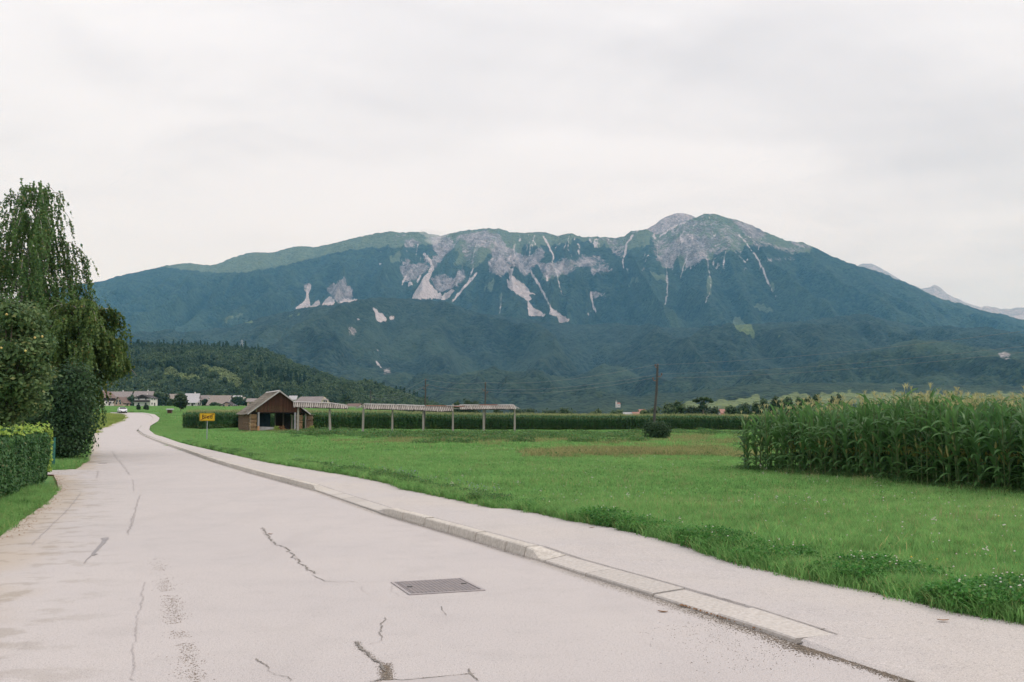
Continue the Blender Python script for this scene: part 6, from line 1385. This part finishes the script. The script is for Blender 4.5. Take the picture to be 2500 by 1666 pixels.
dg.add([(-L2 + .00, -.030, zc - H2), (-L2 + .035, -.030, zc - H2), (L2, -.030, zc + H2 - .02), (L2, -.030, zc + H2), (L2 - .035, -.030, zc + H2), (-L2, -.030, zc - H2 + .02)], [(0, 1, 2, 3, 4, 5)]); part(dg, 'diagonal_bar', 'sign_r', sg)

# ------------------------------------------------------------------ power poles and wires
def pole(label, base, top, Y, r0=.13, arms=(), top_y=None):
    t_ = thing('power_pole', label, 'power pole', (base[0], base[1], base[2]), 0, 'wooden power poles across the fields')
    tx_, ty_, tz_ = top[0] - base[0], 0.0, top[2] - base[2]; w_ = .012 * tz_
    part(MB().tube([(0, 0, -.3), (tx_ * .22 + w_, 0, tz_ * .33), (tx_ * .62 + w_, 0, tz_ * .66), (tx_, 0, tz_)], [r0, r0 * .9, r0 * .8, r0 * .68], 8), 'shaft', 'pole', t_)
    att = []
    for (dx, z) in arms:
        q = (z / tz_); xb = np.interp(q, [0, .33, .66, 1], [0, tx_ * .22 + w_, tx_ * .62 + w_, tx_])
        am = MB(); am.tube([(xb, 0, tz_ * 0 + z - .10), (xb + dx * .8, 0, z - .10), (xb + dx, 0, z - .02)], .028, 5); part(am, 'bracket', 'rust', t_)
        part(MB().tube([(xb + dx, 0, z - .04), (xb + dx, 0, z + .03), (xb + dx, 0, z + .10), (xb + dx, 0, z + .15)], [.03, .065, .06, .03], 8), 'insulator', 'ceramic', t_)
        att.append(np.array((base[0] + xb + dx, base[1], base[2] + z + .10)))
    part(MB().tube([(tx_, 0, tz_ - .02), (tx_, 0, tz_ + .05)], [.11, .05], 8), 'cap', 'ceramic', t_)
    return att
b0 = gp(1593, 1077); Yp = b0[1]; t0 = at(1605.5, 890, Yp)
A0 = pole('leaning wooden power pole rising from the round bush, tallest in view', (b0[0], Yp, 0), t0, Yp, .115, [(-.17, t0[2] - .12), (.34, t0[2] - .80), (-.30, t0[2] - 1.12)])
Y2 = 122.0; t2_ = at(1185, 936, Y2); b2_ = at(1181, 1050, Y2)
A2 = pole('thin wooden power pole standing behind the right section of the hayrack', (b2_[0], Y2, 0), t2_, Y2, .12, [(.05, t2_[2]), (-.30, t2_[2] - .8), (.3, t2_[2] - 1.1)])
Y3 = 132.0; t3_ = at(1039, 927, Y3); b3_ = at(1034, 1050, Y3)
A3 = pole('thin wooden power pole standing behind the middle of the hayrack', (b3_[0], Y3, 0), t3_, Y3, .12, [(.05, t3_[2] - .05), (.32, t3_[2] - .75), (-.25, t3_[2] - 1.15)])
Y4 = 260.0; t4_ = at(905, 954, Y4); b4_ = at(904, 1000, Y4)
A4 = pole('faint distant power pole in front of the wooded hill', (b4_[0], Y4, float(zt(b4_[0], Y4))), t4_, Y4, .13, [(.1, 5.0 + 0), (-.3, 4.4), (.3, 4.2)])
Y5 = 40.0; t5_ = at(3150, 716, Y5); b5_ = at(3150, 1100, Y5)
A5 = pole('wooden power pole beyond the near maize, out of the picture to the right', (b5_[0], Y5, 0), t5_, Y5, .14, [(-.17, t5_[2] - .05), (.34, t5_[2] - .80), (-.30, t5_[2] - 1.12)])
def wire(a, b, sag, label, r=.011):
    u = np.linspace(0, 1, 26)[:, None]; P = a + (b - a) * u; P[:, 2] -= (sag * 4 * u * (1 - u))[:, 0]
    o = MB().tube(P, r, 4, cap=False).build('power_line', M['wire']); tag(o, label, 'power line', 'power lines')
for nm, (Pa, Pb, sg_, r) in {'between the leaning pole and the right edge of the picture': (A0, A5, .55, .008), 'between the leaning pole and the pole behind the right hayrack section': (A0, A2, .55, .010),
                  'between the two poles behind the hayrack': (A2, A3, .30, .013), 'from the pole behind the middle of the hayrack towards the wooded hill': (A3, A4, 1.2, .014)}.items():
    for i in range(3): wire(Pa[i], Pb[i], sg_ * (1, .95, 1.05)[i], ('upper', 'middle', 'lowest')[i] + ' power line ' + nm, r)

# ------------------------------------------------------------------ houses
def house(name, label, px, pbase, Y, w, d, ev, ap, rot, wall, roof, gables=True, wins=True, balcony=None, upper=None, hip=0.0, chim=1, group='houses of the village'):
    """ridge along local x, width w (x), depth d (y); ev eave, ap ridge height"""
    b = at(px, pbase, Y); t_ = thing(name, label, 'house', (b[0], Y, b[2] - .2), R(rot), group)
    mb = MB(); g = [(-d / 2, -.5), (d / 2, -.5), (d / 2, ev), (0, ap - .15), (-d / 2, ev)]; mb.prism(g, w, axis='x', o=-w / 2); part(mb, 'wall', wall, t_)
    if upper:
        g = [(-d / 2 - .04, ev * .55), (d / 2 + .04, ev * .55), (d / 2 + .04, ev), (0, ap - .12), (-d / 2 - .04, ev)]; part(MB().prism(g, w + .12, axis='x', o=-w / 2 - .06), 'timber_gable', upper, t_)
    ov = .7; s_ = (ap - ev) / (d / 2)
    rf = MB()
    for sd in (-1, 1):
        y1 = sd * (d / 2 + ov); z1 = ap - (d / 2 + ov) * s_; hx_ = w / 2 + ov; hh = hx_ - hip
        rf.hexa([(-hh, 0, ap), (hh, 0, ap), (hx_, y1, z1), (-hx_, y1, z1), (-hh, 0, ap + .18), (hh, 0, ap + .18), (hx_, y1, z1 + .18), (-hx_, y1, z1 + .18)])
    r_ = part(rf, 'roof', roof, t_)
    if hip:
        hm = MB()
        for sd in (-1, 1): hm.add([(sd * (w / 2 + ov - hip), 0, ap + .1), (sd * (w / 2 + ov), -d * .28, ap - d * .28 * s_ + .1), (sd * (w / 2 + ov), d * .28, ap - d * .28 * s_ + .1)], [(0, 1, 2)])
        hm.build('hip', M[roof], r_)
    if chim: MB().box((w * .18, .5, ap + .3), (.7, .7, 1.4)).build('chimney', M['white'], r_)
    wf = MB().box((0, 0, 0), (1.3, .12, 1.4)).mesh('window', M['frame']); gl = MB().box((0, 0, 0), (1.0, .06, 1.15)).mesh('pane', M['glass'])
    def win(x, y, z, rz):
        f_ = link(wf, 'window', t_); f_.location = (x, y, z); f_.rotation_euler = (0, 0, rz); g_ = link(gl, 'pane', f_); g_.location = (0, -.08, 0)
    if wins:
        for z in ([1.6, 4.4] if ev > 4.5 else [1.6]):
            for x in np.arange(-w / 2 + 1.8, w / 2 - 1, 3.2): win(x, -d / 2 - .05, z, 0)
        for sd in (-1, 1):
            for z in ([1.6, 4.4] if ev > 4.5 else [1.6]) + ([ev + .7] if ap - ev > 2.4 else []):
                for y in ((-d * .22, d * .22) if z < ev + .5 else (-.9, .9)): win(sd * (w / 2 + .09), y, z, sd * math.pi / 2)
    if balcony:
        for (x, y, sx, sy, z) in balcony: part(MB().box((x, y, z), (sx, sy, 1.0)), 'balcony', 'brownwall', t_); part(MB().box((x, y, z - .6), (sx + .2, sy + .2, .15)), 'balcony_floor', 'white', t_)
    part(MB().box((w * .1, -d / 2 - .04, .95), (1.1, .1, 2.1)), 'door', 'brownwall', t_)
    return t_
house('chalet', 'brown timber chalet with white ground floor, leftmost house of the village', 247, 989, 585, 12, 10.0, 4.6, 8.2, 68, 'white', 'roof_brown', upper='brownwall', balcony=[(-6.6, 0, 1.0, 8, 3.2)])
house('farmhouse', 'long grey roofed farmhouse above the orange walled house', 287, 984, 640, 17.5, 9, 4.2, 7.3, 4, 'white', 'roof_grey')
house('house', 'low house with orange walls below the long grey roof', 280, 989.5, 600, 6.8, 7, 3.4, 4.3, 0, 'orangewall', 'roof_tan', chim=0)
house('house', 'small house with red brown roof between the orange house and dark trees', 298, 991, 585, 6.5, 6.0, 2.2, 5.2, 75, 'pink', 'roof_brown', chim=0)
house('chalet', 'white chalet with dark gable and balcony facing the fields', 356.5, 992, 575, 9, 9.6, 4.8, 6.6, 84, 'white', 'roof_dark', upper=None, balcony=[(-5.2, 0, 1.0, 9.4, 3.0)])
part(MB().prism([(-4.9, 4.4), (4.9, 4.4), (0, 6.5)], .1, axis='x', o=-4.66), 'timber_gable', 'brownwall', bpy.data.objects['chalet.001'])
house('house', 'grey roofed house directly behind the dark gabled chalet', 352, 985, 640, 11, 8, 4.6, 7.8, 4, 'pink', 'roof_grey')
house('house', 'house with plain tan roof half hidden by bushy trees', 421, 988, 620, 8.5, 9, 2.7, 6.6, -3, 'white', 'roof_tan', chim=0)
house('house', 'bright house with pale metal roof right of the lone fruit tree', 470, 990, 585, 7.0, 7.5, 4.0, 7.0, 10, 'white', 'roof_pale')
house('house', 'low house with long pale roof, in front of the bright metal roofed house', 473, 992, 560, 6.5, 6, 2.3, 4.0, -8, 'white', 'roof_pale', chim=0)
house('house', 'house with grey roof and white right gable, left of the large tan roof', 499, 990, 590, 7.8, 8, 3.2, 6.0, -20, 'white', 'roof_grey', chim=0)
house('farmhouse', 'farmhouse with large plain tan roof near the barn', 540, 996, 560, 11, 11, 2.0, 7.0, -10, 'white', 'roof_tan', chim=0)
house('house', 'small pink gabled house in front of the large tan roof', 559, 998, 520, 8, 6.4, 1.6, 3.5, 88, 'pink', 'roof_dark', chim=0)
house('house', 'pale roofed house partly hidden at the right end of the village', 583, 990, 620, 7, 7, 3, 5.2, 4, 'cream', 'roof_tan', chim=0)
house('house', 'small white metal roofed house on the slope above the barn eave', 580, 982, 700, 5, 5, 3.0, 4.6, 12, 'white', 'roof_pale', chim=0)
house('house', 'greyish pink roof just above the left slope of the barn roof', 617, 993, 560, 5.0, 7, 3.0, 4.6, 6, 'pink', 'roof_grey', chim=0)
house('large_farm_building', 'long building with half hipped grey roof and cream gable right of the barn', 762, 1001, 450, 13.2, 9.5, 3.1, 6.0, -20, 'cream', 'roof_grey', hip=1.4, chim=0)
house('house', 'tiny pale roofed house at the left end of the half hipped roof', 716, 988, 560, 3.4, 5, 3.2, 5.0, 0, 'white', 'roof_pale', chim=0, wins=False)
house('cottage', 'cream cottage seen under the hayrack roof near its first open bay', 866, 1002, 500, 6.0, 6, 2.2, 3.4, -15, 'cream', 'roof_brown', chim=0)
for (px, pb, Y, w, wl_, rf_, lab, e2) in [(1532, 1015, 700, 7, 'white', 'roof_pale', 'tiny house with white gable right of the rounded tree below the church', 3.0), (1555, 1015, 700, 7, 'pink', 'roof_red', 'tiny red roofed house left of the leaning power pole', 3.2), (1567, 1011, 760, 5, 'cream', 'roof_red', 'tiny house with warm roof touching the trees at the leaning pole', 4.5),
                                    (1764, 1014, 650, 4, 'orangewall', 'roof_red', 'tiny orange house before the dark grove', 4.5), (1752, 1016, 650, 6, 'white', 'roof_pale', 'tiny pale house left of the orange house before the dark grove', 3.0), (1489, 1016, 760, 9, 'white', 'roof_grey', 'tiny grey roof showing over the far maize left of the church', 2.2)]:
    house('far_house', lab, px, pb + 10, Y, w * .8, 5, e2, e2 + 2.2, 12, wl_, rf_, chim=0, wins=False, group='tiny far houses beyond the maize')
# church on the wooded slope
cY = 1750; cb_ = at(1510, 991, cY); ch_s = .72; ch = thing('church', 'small white church with a pointed tower on the wooded slope', 'church', (cb_[0] - 1, cY, cb_[2] - 3), R(25))
part(MB().prism([(-3.2, 0), (3.2, 0), (3.2, 8.5), (0, 11.5), (-3.2, 8.5)], 9, axis='x', o=-4), 'nave', 'white', ch)
rf = MB()
for sd in (-1, 1): rf.hexa([(-4.4, 0, 11.6), (5.4, 0, 11.6), (5.4, sd * 3.8, 8.2), (-4.4, sd * 3.8, 8.2), (-4.4, 0, 11.9), (5.4, 0, 11.9), (5.4, sd * 3.8, 8.5), (-4.4, sd * 3.8, 8.5)])
part(rf, 'roof', 'roof_red', ch)
part(MB().box((-4.6, 0, 6.5), (3, 3, 14)), 'tower', 'white', ch); part(MB().add([(-6.3, -1.7, 13.5), (-2.9, -1.7, 13.5), (-2.9, 1.7, 13.5), (-6.3, 1.7, 13.5), (-4.6, 0, 19)], [(0, 1, 4), (1, 2, 4), (2, 3, 4), (3, 0, 4)]), 'spire', 'roof_grey', ch)
for z, y in ((3.5, -3.25), (3.5, -3.25)): pass
for x in (-1, 2): part(MB().box((x, -3.25, 4.5), (1.0, .12, 2.4)), 'window', 'glass', ch)
ch.scale = (ch_s,) * 3
# little roofed trough stand in the field by the bend
q = gp(415, 1012); t_ = thing('field_shelter', 'tiny wooden shelter with pale flat roof in the field beyond the road bend', 'shelter', (q[0], q[1], q[2] + .25), R(5)); k_ = q[1] / FPX
w_ = 10 * k_; part(MB().box((0, 0, 4 * k_), (w_, w_ * .8, 8 * k_)), 'body', 'boards', t_)
part(MB().hexa([(-8.5 * k_, -6 * k_, 8 * k_), (8.5 * k_, -6 * k_, 8 * k_), (8.5 * k_, 6 * k_, 9.5 * k_), (-8.5 * k_, 6 * k_, 9.5 * k_), (-8.5 * k_, -6 * k_, 9.5 * k_), (8.5 * k_, -6 * k_, 9.5 * k_), (8.5 * k_, 6 * k_, 11 * k_), (-8.5 * k_, 6 * k_, 11 * k_)]), 'roof', 'roof_pale', t_)
for sx in (-1, 1): part(MB().box((sx * 5.6 * k_, -4.6 * k_, 4 * k_), (.9 * k_, .9 * k_, 8 * k_)), 'post', 'wood', t_)
# pylon mast on the hill crest
mY = 1480; m0 = at(590, 862, mY); t_ = thing('lattice_mast', 'pale lattice mast standing on the crest of the wooded hill', 'mast', tuple(m0), 0); H = at(590, 830, mY)[2] - m0[2]
for sx in (-1, 1):
    for sy in (-1, 1): part(MB().tube([(sx * 2.0, sy * 2.0, 0), (sx * .5, sy * .5, H)], .28, 4), 'leg', 'steel', t_)
br = MB()
for i in range(6):
    z0_, z1_ = H * i / 6, H * (i + 1) / 6; a, b = 2.0 - 1.5 * i / 6, 2.0 - 1.5 * (i + 1) / 6
    for sx in (-1, 1): br.tube([(sx * a, -a, z0_), (-sx * b, -b, z1_)], .16, 4); br.tube([(a, sx * a, z0_), (b, -sx * b, z1_)], .16, 4)
part(br, 'bracing', 'steel', t_)
for z in (.72, .9): part(MB().tube([(-3.2, 0, H * z), (3.2, 0, H * z)], .22, 4), 'cross_arm', 'steel', t_)

# ------------------------------------------------------------------ car
q = gp(292, 1011.2); car = thing('parked_car', 'small white car coming round the far bend of the road', 'car', (q[0], q[1] + 1.5, q[2] + .12), R(28))
# local: front towards -y
pf = [(-2.1, .32), (-2.12, .62), (-1.95, .80), (-1.15, .98), (-.45, 1.42), (.9, 1.46), (1.75, 1.02), (2.05, .92), (2.1, .34)]
body = MB(); n = len(pf); wd2 = [.78, .84, .86, .87, .62, .62, .80, .82, .80]
Lf = [(-w_, y, z) for (y, z), w_ in zip(pf, wd2)]; Rt = [(w_, y, z) for (y, z), w_ in zip(pf, wd2)]
body.add(Lf + Rt, [(i, i + 1, n + i + 1, n + i) for i in range(n - 1)] + [(n - 1, 0, n, 2 * n - 1)]); body.add(Lf, [list(range(n))[::-1]]); body.add(Rt, [list(range(n))])
part(body, 'body', 'carpaint', car)
gl = MB(); gl.add([(-.76, -1.10, 1.02), (.76, -1.10, 1.02), (.58, -.50, 1.41), (-.58, -.50, 1.41)], [(0, 1, 2, 3)]); V = gl.v[0]; V[:, 1] -= .02; V[:, 2] += .02; part(gl, 'windscreen', 'glass', car)
for sd in (-1, 1): part(MB().add([(sd * .875, -.95, 1.0), (sd * .82, 1.5, 1.05), (sd * .66, .85, 1.40), (sd * .66, -.42, 1.38)], [(0, 1, 2, 3)]), 'side_window', 'glass', car)
wh = MB().tube([(-.1, 0, 0), (.1, 0, 0)], .31, 14).mesh('tyre', M['tyre']); rim = MB().tube([(-.105, 0, 0), (.105, 0, 0)], .19, 10).mesh('rim', M['steel'])
for sx in (-1, 1):
    for y in (-1.32, 1.3):
        o = link(wh, 'wheel', car); o.location = (sx * .76, y, .31); o2 = link(rim, 'rim', o)
    part(MB().hexa([(sx * .80, -2.13, .58), (sx * .45, -2.15, .58), (sx * .45, -2.0, .58), (sx * .82, -1.95, .58), (sx * .80, -2.10, .76), (sx * .45, -2.12, .74), (sx * .45, -1.95, .74), (sx * .82, -1.85, .76)]), 'headlight', 'lamp', car)
    part(MB().box((sx * .95, -.85, 1.02), (.16, .1, .12)), 'mirror', 'carpaint', car)
part(MB().box((0, -2.13, .46), (1.1, .05, .14)), 'grille', 'sign_k', car); part(MB().box((0, -2.16, .48), (.5, .02, .11)), 'number_plate', 'frame', car); part(MB().box((0, -2.0, .30), (1.5, .3, .12)), 'bumper', 'sign_k', car)

# ------------------------------------------------------------------ air: blue haze over the whole valley, and a wisp on the ridge
def volmat(name, col, dens, aniso=0.0):
    m, t_, n_, l_ = nodes(name); o_ = n_.new('ShaderNodeOutputMaterial'); v = n_.new('ShaderNodeVolumePrincipled')
    v.inputs['Color'].default_value = (*col, 1); v.inputs['Density'].default_value = dens; v.inputs['Absorption Color'].default_value = (1, 1, 1, 1); v.inputs['Anisotropy'].default_value = aniso; l_.new(v.outputs[0], o_.inputs['Volume']); return m
HZ = 4.9e-5
hz_ = MB().box((0, 8400, 1030), (21000, 17600, 2140)).build('haze', volmat('haze_air', (.22, .60, 1.0), HZ)); tag(hz_, kind='stuff')
wc = at(1062, 573, 7500); cw = MB()
for (dx, dz, rx, rz_, sd) in [(0, 0, 95, 38, 1), (-70, 22, 60, 24, 2), (60, 14, 55, 22, 3), (-20, -40, 70, 30, 4)]: blob(cw, (dx, sd * 9, dz), (rx, 70, rz_), 0, sd)
cl_ = cw.build('cloud_wisp', volmat('cloud_vapour', (.95, .95, .95), .0042)); cl_.location = tuple(wc); tag(cl_, kind='stuff')
print('objects', len(S.objects))
